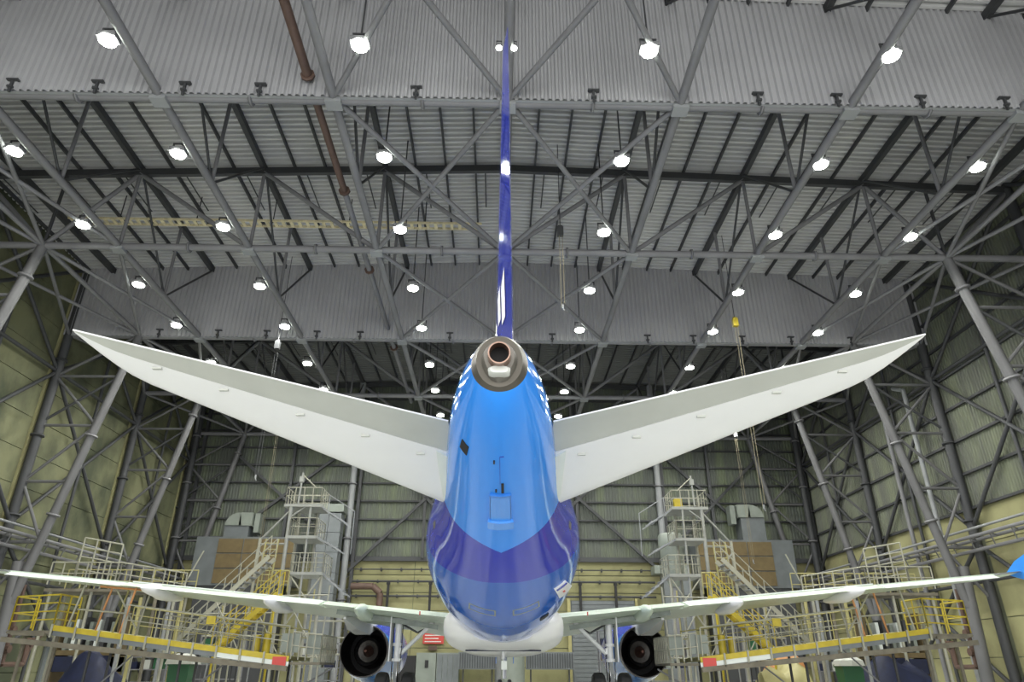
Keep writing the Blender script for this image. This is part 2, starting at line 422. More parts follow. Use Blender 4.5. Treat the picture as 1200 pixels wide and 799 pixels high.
# ------------------------------------------------------------------ floodlights
def make_light():
    t = empty('floodlight')
    b = MB().box(-.3, .3, -.2, .2, .02, .22); b.build('housing', M['steel'], t)
    MB().cyl((0, 0, .02), (0, 0, -.05), .27, 16).build('lens', M['lens'], t, smooth=True)
    MB().bar((-.25, 0, .2), (-.25, 0, .5), .05).bar((.25, 0, .2), (.25, 0, .5), .05).bar((-.28, 0, .5), (.28, 0, .5), .05).build('bracket', M['steel_dark'], t)
    l = bpy.data.lights.new('lamp_glow', 'SPOT'); l.energy = LAMP_W; l.spot_size = math.radians(170); l.spot_blend = .6; l.shadow_soft_size = .2; l.color = (1, 1, .94)
    lo = bpy.data.objects.new('lamp_glow', l); link(lo, t); lo.location = (0, 0, -.1)
    return t
proto = make_light(); lensb = None
def dup(root, loc, rot=(0, 0, 0)):
    r = root.copy(); col.objects.link(r); r.location = loc; r.rotation_euler = rot; WM[r.name] = Matrix.Translation(loc)
    for ch in root.children:
        if ch.name.startswith('arm'): continue
        c = ch.copy(); col.objects.link(c); c.parent = r
        for g in ch.children:
            d = g.copy(); col.objects.link(d); d.parent = c
    return r
rows = [(-18.75, 'outer left'), (-12.5, 'middle left'), (-4.55, 'inner left'), (4.7, 'inner right'), (12.55, 'middle right'), (18.8, 'outer right')]
LY = [15.65, 20.95, 25.8, 31.1, 35.75, 41.1, 45.7, 51.0]
lo_ = ['nearest', 'second', 'third', 'fourth', 'fifth', 'sixth', 'seventh', 'farthest']
first = True
for rx, rn in rows:
    for k, ly in enumerate(LY):
        if rx == 4.7 and k == 1: ly = 20.95
        loc = (rx, ly, ZB-.12-(.25 if k in (1, 2) else 0)*0)
        if first: o = proto; o.location = loc; first = False
        else: o = dup(proto, loc)
        tag(o, 'lit round floodlight under the roof in the %s row, %s from the camera' % (rn, lo_[k]), 'floodlight', 'floodlights hung in rows under the roof trusses')
        WM[o.name] = Matrix.Translation(loc)
        # arm to the nearest truss tube
        xn = min(ND, key=lambda q: abs(q-rx))
        if abs(xn-rx) < .9: tube('arm', (rx, ly, loc[2]+.5), (xn, ly, ZB), .03, M['steel_dark'], o)
        else: tube('arm', (rx, ly, loc[2]+.5), (rx, ly, roofz(rx)-.2), .03, M['steel_dark'], o)
for x, nm in ((-.12, 'left'), (.36, 'right')):
    o = dup(proto, (x, 15.65, ZB-.12)); o.scale = (.34, .34, .6)
    for ch in list(o.children):
        if ch.type == 'LIGHT': bpy.data.objects.remove(ch)
    tag(o, 'small lit lamp just %s of the fin tip' % nm, 'floodlight', 'pair of lamps at the fin tip')

# ------------------------------------------------------------------ pipes, tray, hoists under the roof
t = thing('brown_pipe', 'long rust-brown pipe running along the hall under the roof left of the fin', 'pipe', (-6.8, 8, 19.9))
tube('pipe_run', (-6.78, FR[0]-2, 19.9), (-6.78, FR[1]-.4, 19.9), .17, M['brown'], t)
tube('pipe_run', (-6.78, FR[1]-.1, 19.9), (-6.78, 24, 19.9), .15, M['brown'], t)
o = tube('pipe_run', (-6.78, 24, 19.9), (-6.78, 50, 19.9), .14, M['steel'], t); o['label'] = 'grey far length of the pipe'
for y in (10, 17.6, 24, 30.5, 40): tube('flange', (-6.78, y-.06, 19.9), (-6.78, y+.06, 19.9), .25, M['brown'], t)
t = thing('cable_tray', 'cream ladder cable tray crossing under the roof on the left', 'cable tray', (-11, 30, 22.4))
b = MB().box(-22.5, -1, 29.72, 29.78, 22.3, 22.42).box(-22.5, -1, 30.22, 30.28, 22.3, 22.42); b.build('side_rail', M['tray'], t)
b = MB(); x = -22.4
while x < -1: boxp('rung', x, x+.16, 29.75, 30.25, 22.3, 22.36, M['tray'], t); x += .42
b = MB()
for x in (-20, -16, -12, -8, -4): tube('hanger', (x, 30, 22.4), (x, 30, 24), .03, M['steel_dark'], t)
def hoist(x, y, z0, z1, label, m_, blk):
    t = thing('hoist_cable', label, 'hoist', (x, y, z1))
    MB().box(x-.14, x+.14, y-.12, y+.12, z1-.25, z1+.2).cyl((x-.1, y, z1+.2), (x+.1, y, z1+.2), .12, 10).build('hoist_block', M[blk], t)
    MB().cyl((x-.05, y, z1-.2), (x-.05, y, z0), .013, 6).cyl((x+.09, y, z1-.2), (x+.09, y, z0+.1), .013, 6).build('cable', M[m_], t)
    tube('suspension_rod', (x, y, z1+.15), (x, y, roofz(x)+.12), .02, M['steel_dark'], t)
    MB().cyl((x, y, z0+.05), (x, y, z0-.15), .05, 8).cyl((x, y, z0-.15), (x+.06, y, z0-.26), .03, 6).build('hook', M['steel_light'], t)
hoist(13.05, 33.4, 8.5, 18.6, 'yellow hoist block with long double cable above the right stabilizer', 'cable', 'yellow')
hoist(2.75, 26.2, 15.6, 19.5, 'thin cable with hook hanging just right of the fin', 'cable', 'steel_dark')
hoist(-12.9, 36.2, 10.5, 18.2, 'thin double cable hanging above the left stabilizer', 'steel_dark', 'steel_dark')
hoist(-17.4, 52, 8.5, 18.2, 'thin cable with hook near the left back corner', 'cable', 'steel')
hoist(18.9, 52, 8.5, 18.2, 'thin cable with hook near the right back corner', 'cable', 'steel')

# ================================================================== AIRLINER (built around local origin, then yawed slightly)
air = thing('airliner', 'blue passenger jet seen from behind with fin, white stabilizers and two engines', 'airplane', (0, 0, 0))
S = [(8.25,.30,4.60,5.30),(8.4,.37,4.47,5.40),(8.6,.43,4.36,5.48),(9.1,.58,4.17,5.64),(10,.76,3.95,5.78),(11,.89,3.73,5.88),(12,1.0,3.51,5.95),(13,1.11,3.27,6.0),(14,1.25,3.02,6.04),(15,1.43,2.79,6.08),(16,1.66,2.57,6.1),(17,1.85,2.37,6.12),(18,1.97,2.21,6.14),(19.5,2.0,2.06,6.14),(21,2.0,1.99,6.14),(24,1.975,1.96,6.12),(36,1.975,1.96,6.12),(39,1.9,2.0,6.1),(41,1.75,2.1,5.95),(43,1.4,2.35,5.3),(44.5,.9,2.7,4.6),(45.3,.45,3.0,4.1),(45.6,.1,3.3,3.7)]
def interp(y):
    for a, b in zip(S, S[1:]):
        if a[0] <= y <= b[0]:
            k = (y-a[0])/(b[0]-a[0]); return [a[i]+(b[i]-a[i])*k for i in (1, 2, 3)]
    return list(S[-1][1:]) if y > 40 else list(S[0][1:])
def sec(y):            # smoothed section
    acc = [0, 0, 0]; ws = 0
    for d, wt in ((-.35, 1), (-.15, 2), (0, 3), (.15, 2), (.35, 1)):
        yy = min(max(y+d*(1 if 8.9 < y < 44.5 else .2), 8.25), 45.6); q = interp(yy); ws += wt
        for i in range(3): acc[i] += q[i]*wt
    return [a/ws for a in acc]
def hp(y, th, off=0):  # hull point; th = 0 is the keel, +90 deg the right side
    hw, zb, zt = sec(y); zc = (zb+zt)/2; h = (zt-zb)/2
    p = Vector((hw*math.sin(th), y, zc-h*math.cos(th)))
    if off:
        n = Vector((math.sin(th)/hw, 0, -math.cos(th)/h)).normalized()
        y2 = y+.1; q = sec(y2); k = ((q[0]-hw)/.1*abs(math.sin(th))+((q[2]-q[1])/2-h)/.1*abs(math.cos(th)))
        n = (n-Vector((0, k, 0))).normalized(); p = p+n*off
    return p
def ring(y, n=64): return [hp(y, 2*PI*i/n) for i in range(n)]
# paint scheme on the hull, in the aircraft's own coordinates
def hull_mat():
    m = bpy.data.materials.new('hull_livery'); m.use_nodes = True; nt = m.node_tree; b = nt.nodes['Principled BSDF']
    tc = nt.nodes.new('ShaderNodeTexCoord'); sp = nt.nodes.new('ShaderNodeSeparateXYZ'); nt.links.new(tc.outputs['Object'], sp.inputs[0])
    def ma(op, a, b2=None, c=None):
        n = nt.nodes.new('ShaderNodeMath'); n.operation = op
        for i, q in enumerate((a, b2, c)):
            if q is None: continue
            if isinstance(q, (int, float)): n.inputs[i].default_value = q
            else: nt.links.new(q, n.inputs[i])
        return n.outputs[0]
    ax = ma('ABSOLUTE', sp.outputs[0]); y = sp.outputs[1]; z = sp.outputs[2]
    x2 = ma('MULTIPLY', ax, ax)
    hi = ma('MAXIMUM', ma('SUBTRACT', z, 4.1), 0)
    b1 = ma('ADD', ma('ADD', ma('MULTIPLY', ax, -.98), 13.16), ma('ADD', ma('MULTIPLY', x2, .95), ma('MULTIPLY', hi, .5)))
    b2 = ma('ADD', ma('ADD', ma('MULTIPLY', ax, .15), 14.68), ma('MULTIPLY', x2, .57))
    b2 = ma('ADD', b2, ma('MULTIPLY', ma('MAXIMUM', ma('SUBTRACT', z, 4.0), 0), 3.5))
    b0 = ma('ADD', 8.30, ma('MULTIPLY', ma('SUBTRACT', z, 4.5), .32))
    def mix(fac, c1, c2):
        n = nt.nodes.new('ShaderNodeMix'); n.data_type = 'RGBA'; nt.links.new(fac, n.inputs[0])
        if isinstance(c1, tuple): n.inputs[6].default_value = (*c1, 1)
        else: nt.links.new(c1, n.inputs[6])
        n.inputs[7].default_value = (*c2, 1); return n.outputs[2]
    m0 = ma('LESS_THAN', y, b0)
    c = mix(ma('GREATER_THAN', y, b1), (.035, .27, .88), (.012, .026, .43))
    c = mix(ma('GREATER_THAN', y, b2), c, (.012, .11, .50))
    c = mix(m0, c, (.11, .10, .085))
    nt.links.new(c, b.inputs['Base Color'])
    nt.links.new(ma('MULTIPLY', m0, .5), b.inputs['Metallic'])
    nt.links.new(ma('ADD', ma('MULTIPLY', m0, .35), .09), b.inputs['Roughness'])
    b.inputs['Specular IOR Level'].default_value = .2
    return m
M['hull'] = hull_mat()
ys = [8.25+.05*i for i in range(8)]; y = 8.7
while y < 24: ys.append(y); y += .2
while y < 45.5: ys.append(y); y += .6
ys.append(45.6)
fus = MB().loft([ring(y) for y in ys]).build('fuselage', M['hull'], air, smooth=True)
def patch(name, y0, y1, t0, t1, m_, off=.012, parent=None, ny=4, ntt=4, skew=0):
    v = []
    for i in range(ny+1):
        for j in range(ntt+1):
            yy = y0+(y1-y0)*i/ny; th = t0+(t1-t0)*j/ntt+skew*(i/ny-.5); v.append(hp(yy+0, th, off))
    f = [(i*(ntt+1)+j, i*(ntt+1)+j+1, (i+1)*(ntt+1)+j+1, (i+1)*(ntt+1)+j) for i in range(ny) for j in range(ntt)]
    # thickness: skirt down into the hull
    n = len(v)
    for i in range(ny+1):
        for j in range(ntt+1):
            yy = y0+(y1-y0)*i/ny; th = t0+(t1-t0)*j/ntt+skew*(i/ny-.5); v.append(hp(yy, th, -.03))
    per = [j for j in range(ntt+1)]+[(i*(ntt+1)+ntt) for i in range(1, ny+1)]+[ny*(ntt+1)+j for j in range(ntt-1, -1, -1)]+[i*(ntt+1) for i in range(ny-1, 0, -1)]
    for a, b in zip(per, per[1:]+per[:1]): f.append((a, b, b+n, a+n))
    return MB().add(v, f).build(name, M[m_], parent or fus, smooth=False)
def th_of(x, y, ylow=True):
    return math.asin(max(-1, min(1, x/sec(y)[0])))
# tail end: exhaust shroud, exhaust pipe and tail lamp
tz = 4.97
def orient_ring(cy, cz, r, n=28, ax=(0, -1, 0), squash=1, ztail=0):
    ax = Vector(ax).normalized(); x = Vector((1, 0, 0)); up = x.cross(ax)*-1
    up = up if up.z > 0 else -up
    out = []
    for i in range(n):
        a = 2*PI*i/n; ca, sa = math.cos(a), math.sin(a)
        e = r*(1+(ztail*max(0, -ca)**1.5))
        out.append(Vector((0, cy, cz))+x*sa*r*squash+up*ca*e)
    return out
AX = (0, -1, -.18)
MB().loft([orient_ring(8.42, 4.96, .25, ax=AX, ztail=.35), orient_ring(8.2, 4.95, .235, ax=AX, ztail=.35), orient_ring(8.13, 4.97, .20, ax=AX, ztail=.38)]).build('tail_shroud', M['tailmetal2'], fus, smooth=True)
MB().loft([orient_ring(8.2, tz, .155, ax=AX), orient_ring(7.9, tz-.05, .145, ax=AX), orient_ring(7.9, tz-.05, .128, ax=AX), orient_ring(8.12, tz+.0, .12, ax=AX)], cap=False).build('exhaust_pipe', M['copper'], fus, smooth=True)
MB().loft([orient_ring(8.13, tz, .125, ax=AX), orient_ring(8.115, tz, .12, ax=AX)]).build('exhaust_throat', M['dark'], fus)
b = MB(); rr = []
for yy, k in ((8.2, 1), (8.08, 1), (8.05, .8)):
    rr.append([Vector((.145*k*math.copysign(abs(math.cos(a))**.6, math.cos(a)), yy+.0, 4.755+.058*k*math.copysign(abs(math.sin(a))**.8, math.sin(a)))) for a in [2*PI*i/24 for i in range(24)]])
b.loft(rr).build('tail_lamp', M['glass'], fus, smooth=True)
# belly details
patch('drain_hatch', 10.85, 11.95, -.17, .17, 'azure', .03)
patch('hatch_lip', 11.75, 12.02, -.21, .21, 'azure', .07)
patch('hatch_frame', 10.8, 10.86, -.19, .19, 'azure_dim', .034)
patch('hatch_frame', 10.85, 11.7, -.19, -.175, 'azure_dim', .034); patch('hatch_frame', 10.85, 11.7, .175, .19, 'azure_dim', .034)
patch('vent_slot', 10.42, 10.72, .02, .07, 'dark', .02); patch('vent_slot', 10.62, 10.70, -.09, -.06, 'dark', .02)
patch('vent_slot', 9.72, 9.80, -.13, -.10, 'dark', .02)
t0 = th_of(-.53, 9.85)
patch('diamond_port', 9.72, 10.0, t0-.10, t0+.10, 'dark', .012, skew=-.02)
patch('panel_seam', 9.62, 10.45, -.004, .004, 'navy', .004); patch('panel_seam', 9.6, 9.62, 0, .09, 'navy', .004)
for x, yy in ((-.46, 16.75), (.56, 16.75)):
    t1 = th_of(x, yy); sk = .03 if x < 0 else -.03
    for a, b2, c, d in ((16.55, 16.6, -.17, .17), (16.95, 17.0, -.17, .17)): patch('service_panel_rim', a, b2, t1+c, t1+d, 'winggrey', .006)
    for c in (-.18, .16): patch('service_panel_rim', 16.55, 17.0, t1+c, t1+c+.02, 'winggrey', .006)
def quadpatch(name, cs, m_, off, parent, u0=0, u1=1, v0=0, v1=1, n=5):
    c = [(y, th_of(x, y)) for x, y in cs]; v = []
    for o_ in (off, -.03):
        for a in range(n+1):
            for b_ in range(n+1):
                u = u0+(u1-u0)*a/n; w2 = v0+(v1-v0)*b_/n
                yy = (1-u)*(1-w2)*c[0][0]+u*(1-w2)*c[1][0]+u*w2*c[2][0]+(1-u)*w2*c[3][0]
                th = (1-u)*(1-w2)*c[0][1]+u*(1-w2)*c[1][1]+u*w2*c[2][1]+(1-u)*w2*c[3][1]
                v.append(hp(yy, th, o_))
    k = n+1; f = [(a*k+b_, a*k+b_+1, (a+1)*k+b_+1, (a+1)*k+b_) for a in range(n) for b_ in range(n)]
    per = [b_ for b_ in range(k)]+[a*k+n for a in range(1, k)]+[n*k+b_ for b_ in range(n-1, -1, -1)]+[a*k for a in range(n-1, 0, -1)]
    for a, b_ in zip(per, per[1:]+per[:1]): f.append((a, b_, b_+k*k, a+k*k))
    return MB().add(v, f).build(name, M[m_], parent)
PC = [(1.18, 16.52), (1.47, 16.86), (1.74, 18.4), (1.37, 17.62)]
pl = quadpatch('warning_placard', PC, 'white', .035, fus)
pl['label'] = 'white paper placard with dark headline and red spot'
quadpatch('placard_headline', PC, 'navy', .042, fus, .08, .92, .08, .2)
quadpatch('placard_spot', PC, 'red', .042, fus, .35, .5, .5, .68)
for s in (-1, 1): patch('static_port', 15.2, 15.5, s*1.42-.04, s*1.42+.04, 'tailmetal2', .01)
patch('antenna_plate', 18.3, 18.7, .5, .62, 'dark', .02)

# airfoil ring: section between trailing and leading edge points
def foil(te, le, t, n=14, f0=0.0, f1=1.0, axis=Vector((0, 0, 1)), closed_te=True):
    """points around a thickness form; f is the fraction from TE (0) to LE (1)"""
    te = Vector(te); le = Vector(le); c = (le-te); L = c.length
    up = axis-c*(axis.dot(c)/c.dot(c)); up.normalize()
    def th(f):   # f from TE
        x = max(0., 1-f)
        return 5*t*(.2969*math.sqrt(x)-.126*x-.3516*x*x+.2843*x**3-.1036*x**4)
    fs = [f0+(f1-f0)*(.5-.5*math.cos(PI*i/n)) for i in range(n+1)]
    top = [te+c*f+up*th(f)*L for f in fs]; bot = [te+c*f-up*th(f)*L for f in reversed(fs)]
    if f1 >= 1: bot = bot[1:]
    return top+bot
# horizontal stabilizers with elevators
def stab(s):
    name = 'stabilizer'
    def E(x):     # trailing edge
        k = (x-.86)/(6.28-.86); return Vector((s*x, 10.62+(9.02-10.62)*k, 4.93+(5.76-4.93)*k))
    def Lp(x):
        k = (x-.86)/(5.9-.86); p = Vector((s*x, 13.9+(9.98-13.9)*k, 4.22+(5.46-4.22)*k))
        if x > 5.6:
            q = (x-5.6)/(.68); p = p+(E(x)-p)*(.92*q**2.2)
        return p
    xs = [.62, .86, 1.5, 2.5, 3.5, 4.5, 5.2, 5.6, 5.8, 5.95, 6.08, 6.18, 6.25, 6.28]
    H = .27
    r1 = []; r2 = []
    for x in xs:
        te, le = E(x), Lp(x); h = H+.04*(x/6)
        r1.append(foil(te, le, .085, 14, h, 1)); r2.append(foil(te, le, .085, 6, 0, h-.006))
    st = MB().loft(r1).build(name, M['white'], air, smooth=True)
    el = MB().loft(r2[1:]).build('elevator', M['elevgrey'], st, smooth=True)
    # bright trailing edge strip
    b = MB()
    te = [E(x) for x in xs[1:]]
    for a, c in zip(te, te[1:]): b.bar(a, c, .03, .02)
    b.build('trailing_edge_strip', M['white'], st)
    # root fairing
    rr = []
    for x, g in ((.7, .10), (1.0, .055), (1.12, .02)):
        te, le = E(x), Lp(x); a = te+(le-te)*H; rr.append([p+Vector((0, 0, 0)) for p in foil(te-(le-te)*0, le+(le-te).normalized()*g*2.5, .085+g*.6, 14, H+.02, 1)])
    MB().loft(rr).build('root_fairing', M['wingwhite'], st, smooth=True)
    for x in (1.4, 2.3, 3.3, 4.4, 5.3):
        te, le = E(x), Lp(x); p = te+(le-te)*(H+.10); c = (le-te).length
        dn = Vector((0, 0, -1)); q = p+dn*(.085*c*.43)
        MB().box(q.x-.07, q.x+.07, q.y-.025, q.y+.025, q.z-.015, q.z+.03).build('hinge_cover', M['elevgrey'], st)
    return st
stab(-1); stab(1)
# fin with rudder
FX = .035
def fsec(z, k0=0, k1=1):
    k = (z-5.55)/(11.76-5.55)
    te = Vector((FX, 10.05+(8.66-10.05)*k, z)); le = Vector((FX, 16.2+(10.45-16.2)*k, z))
    return te, le
HG = .30; DEF = math.radians(4.6)
def rud_pt(p, te, le):
    h = te+(le-te)*HG; d = p-h
    return Vector((h.x+d.x*math.cos(DEF)-d.y*math.sin(DEF), h.y+d.x*math.sin(DEF)+d.y*math.cos(DEF), p.z))
r1 = []; r2 = []
for i in range(15):
    z = 5.55+(11.76-5.55)*i/14; te, le = fsec(z); t_ = .078
    r1.append(foil(te, le, t_, 16, HG-.01, 1, Vector((1, 0, 0))))
    rr = foil(te, le, t_, 6, 0, HG, Vector((1, 0, 0)))
    if z > 5.9: r2.append([rud_pt(p, te, le) for p in rr])
z = 11.9; te, le = fsec(11.76)
tp = [p.copy() for p in foil(te+(le-te)*.05, le-(le-te)*.1, .05, 16, HG-.01, 1, Vector((1, 0, 0)))]
for p in tp: p.z = 11.84
r1.append(tp)
fin = MB().loft(r1).build('fin', M['navy'], air, smooth=True)
rud = MB().loft(r2).build('rudder', M['navy'], fin, smooth=True)
# white marks on the left face of the rudder and fin
def rud_face(sdist, z, off=.012):
    te, le = fsec(z); L = (le-te).length; f = sdist/L
    x = 1-f; th = 5*.078*(.2969*math.sqrt(x)-.126*x-.3516*x*x+.2843*x**3-.1036*x**4)*L
    p = te+(le-te)*f; p = p+Vector((-th-off, 0, 0))
    return rud_pt(p, te, le) if f < HG else p
def mark(name, poly_rows, m_='white'):
    v = []; f = []
    for (s0, s1, z) in poly_rows: v += [rud_face(s0, z), rud_face(s0+(s1-s0)*.5, z), rud_face(s1, z)]
    for i in range(len(poly_rows)-1):
        for j in range(2): f.append((3*i+j, 3*i+j+1, 3*i+j+4, 3*i+j+3))
    return MB().add(v, f).build(name, M[m_], rud, fix=False)
def band(s_a, s_b, wd, z0, z1, n=10, pointed=True):
    rows_ = []
    for i in range(n+1):
        k = i/n; s = s_a+(s_b-s_a)*k; ww = wd*(min(1, (1-k)*5+.05) if pointed else 1)
        rows_.append((s, s+ww, z0+(z1-z0)*k))
    return rows_
mark('logo_bar', band(.55, .62, .36, 6.72, 7.62)); mark('logo_bar', band(1.06, 1.13, .30, 6.9, 7.55))
mark('logo_curve', [(1.15, 1.4, 6.28), (1.2, 1.58, 6.42), (1.35, 1.75, 6.58), (1.5, 1.9, 6.74), (1.58, 1.95, 6.9)])
mark('logo_curve', [(1.95, 2.3, 6.60), (2.05, 2.4, 6.78), (2.05, 2.42, 6.98), (1.9, 2.3, 7.10), (1.7, 2.1, 7.12), (1.58, 1.85, 7.0)])
# static wicks and light along rudder edge
b = MB()
for i in range(7):
    z = 9.4-.35*i; te, le = fsec(z); p = rud_pt(te, te, le); b.cyl(p, p+Vector((.0, -.12, .0)), .006, 5)
b.build('static_wick', M['steel_light'], rud)

# wings
def wing(s):
    P = [(1.2, 25.5, 2.92, 33.0, 2.65, .115), (2.6, 25.4, 3.03, 31.9, 2.8, .115), (4.4, 25.3, 3.20, 30.8, 3.0, .11), (6.4, 25.2, 3.38, 29.7, 3.22, .105), (9.5, 24.9, 3.62, 28.3, 3.5, .10), (12.5, 24.5, 3.88, 27.0, 3.78, .095), (15.2, 24.05, 4.10, 25.9, 4.02, .09), (16.6, 23.9, 4.21, 25.45, 4.14, .09), (17.3, 23.8, 4.26, 24.8, 4.22, .08)]
    def at(x):
        for a, b in zip(P, P[1:]):
            if a[0] <= x <= b[0]:
                k = (x-a[0])/(b[0]-a[0]); q = [a[i]+(b[i]-a[i])*k for i in range(6)]
                return Vector((s*x, q[1], q[2])), Vector((s*x, q[3], q[4])), q[5]
        q = P[-1]; return Vector((s*x, q[1], q[2])), Vector((s*x, q[3], q[4])), q[5]
    xs = [p[0] for p in P]
    rg = []
    for x in xs:
        te, le, t_ = at(x); rg.append(foil(te, le, t_, 14, .22, 1))
    w_ = MB().loft(rg).build('wing', M['primer'], air, smooth=True)
    def surf(name, xa, xb, f1, droop, m_, drop=0):
        n = 4; rr = []
        for i in range(n+1):
            x = xa+(xb-xa)*i/n; te, le, t_ = at(x); hinge = te+(le-te)*f1
            te2 = te+Vector((0, 0, -droop))
            q = foil(te2, te2+(hinge-te2)/f1, t_*1.0, 6, 0, f1-.004)
            rr.append([p+Vector((0, 0, -drop)) for p in q])
        return MB().loft(rr).build(name, M[m_], w_, smooth=True)
    surf('inboard_flap', 2.0, 6.3, .215, .10, 'primer'); surf('outboard_flap', 6.42, 12.9, .215, .13, 'primer')
    a_ = surf('aileron', 13.0, 16.6, .30, .15, 'wingwhite'); a_['label'] = 'bright white aileron'
    surf('wing_tip_edge', 16.65, 17.3, .215, 0, 'steel_light')
    # upper spoiler line / shroud lip
    b = MB()
    for xa, xb in ((2.1, 6.3), (6.5, 12.8)):
        ta, la, _ = at(xa); tb, lb, _ = at(xb); b.bar(ta+(la-ta)*.2+Vector((0, 0, .1)), tb+(lb-tb)*.2+Vector((0, 0, .07)), .05, .04)
    b.build('spoiler_lip', M['wingwhite'], w_)
    # red-edged white root panel
    te, le, _ = at(2.9)
    MB().bar(te+Vector((0, -.03, -.12)), te+Vector((0, -.03, .0)), .04, .03).build('red_root_mark', M['red'], w_)
    # cavity showing between flap and aileron
    # wheel-well shadow panel and inner structure under the wing
    ta, la, _ = at(2.4); tb, lb, _ = at(6.0)
    b = MB().bar(ta+(la-ta)*.24+Vector((0, 0, -.33)), tb+(lb-tb)*.24+Vector((0, 0, -.2)), .08, .16)
    b.build('rear_spar_rib', M['winggrey'], w_)
    # flap track fairings
    for x, L, r in ((4.95, 3.4, .26), (8.0, 3.5, .25), (11.95, 3.4, .23)):
        te, le, _ = at(x); rr = []
        y0 = te.y-.75; zc = te.z-.26
        for k in range(13):
            f = k/12; rad = r*max(.03, (math.sin(PI*min(1, f*1.02)))**.55) if f < 1 else r*.05
            yy = y0+L*f; z = zc+.05*math.sin(PI*f)-(0 if f > .3 else 0)+.08*(1-f)*(f < .4)
            rr.append([Vector((s*x+math.cos(2*PI*i/18)*rad*.95, yy, z+math.sin(2*PI*i/18)*rad*1.0)) for i in range(18)])
        MB().loft(rr).build('flap_fairing', M['white'] if x > 6 else M['primer'], w_, smooth=True)
    # wing tip fence
    te, le, _ = at(17.3); X = s*17.33
    prof = [(24.7, 0), (24.1, .35), (23.4, .55), (23.1, .50), (23.3, .05), (23.1, -.38), (23.6, -.36), (24.2, -.18)]
    fr = []
    for dx, sc in ((-.03, .97), (0, 1), (.03, .97)):
        fr.append([Vector((X+dx, te.y+(y_-23.9), te.z+z_*sc)) for y_, z_ in prof])
    MB().loft(fr).build('wingtip_fence', M['azure'], w_)
    # engine
    ex, ez = s*5.75, 1.92
    def circ(y, r, n=36, cx=ex, cz=ez): return [Vector((cx+r*math.cos(2*PI*i/n), y, cz+r*math.sin(2*PI*i/n))) for i in range(n)]
    eng = MB().loft([circ(30.9, .97), circ(31.4, 1.03), circ(32.0, 1.16), circ(33.2, 1.27), circ(34.8, 1.26), circ(35.7, 1.12), circ(35.95, 1.0), circ(35.7, .9), circ(34.9, .86)], cap=False).build('engine', M['hull_engine'], air, smooth=True)
    return w_, eng, at
m = bpy.data.materials.new('engine_livery'); m.use_nodes = True; nt = m.node_tree; b_ = nt.nodes['Principled BSDF']
tc = nt.nodes.new('ShaderNodeTexCoord'); sp = nt.nodes.new('ShaderNodeSeparateXYZ'); nt.links.new(tc.outputs['Object'], sp.inputs[0])
md = nt.nodes.new('ShaderNodeMath'); md.operation = 'MULTIPLY_ADD'; md.inputs[1].default_value = .5; nt.links.new(sp.outputs[1], md.inputs[0]); nt.links.new(sp.outputs[2], md.inputs[2])
gt = nt.nodes.new('ShaderNodeMath'); gt.operation = 'GREATER_THAN'; gt.inputs[1].default_value = 18.2; nt.links.new(md.outputs[0], gt.inputs[0])
mx = nt.nodes.new('ShaderNodeMix'); mx.data_type = 'RGBA'; mx.inputs[6].default_value = (.04, .19, .50, 1); mx.inputs[7].default_value = (.03, .06, .45, 1)
nt.links.new(gt.outputs[0], mx.inputs[0]); nt.links.new(mx.outputs[2], b_.inputs['Base Color']); b_.inputs['Roughness'].default_value = .22; b_.inputs['Coat Weight'].default_value = .5
M['hull_engine'] = m
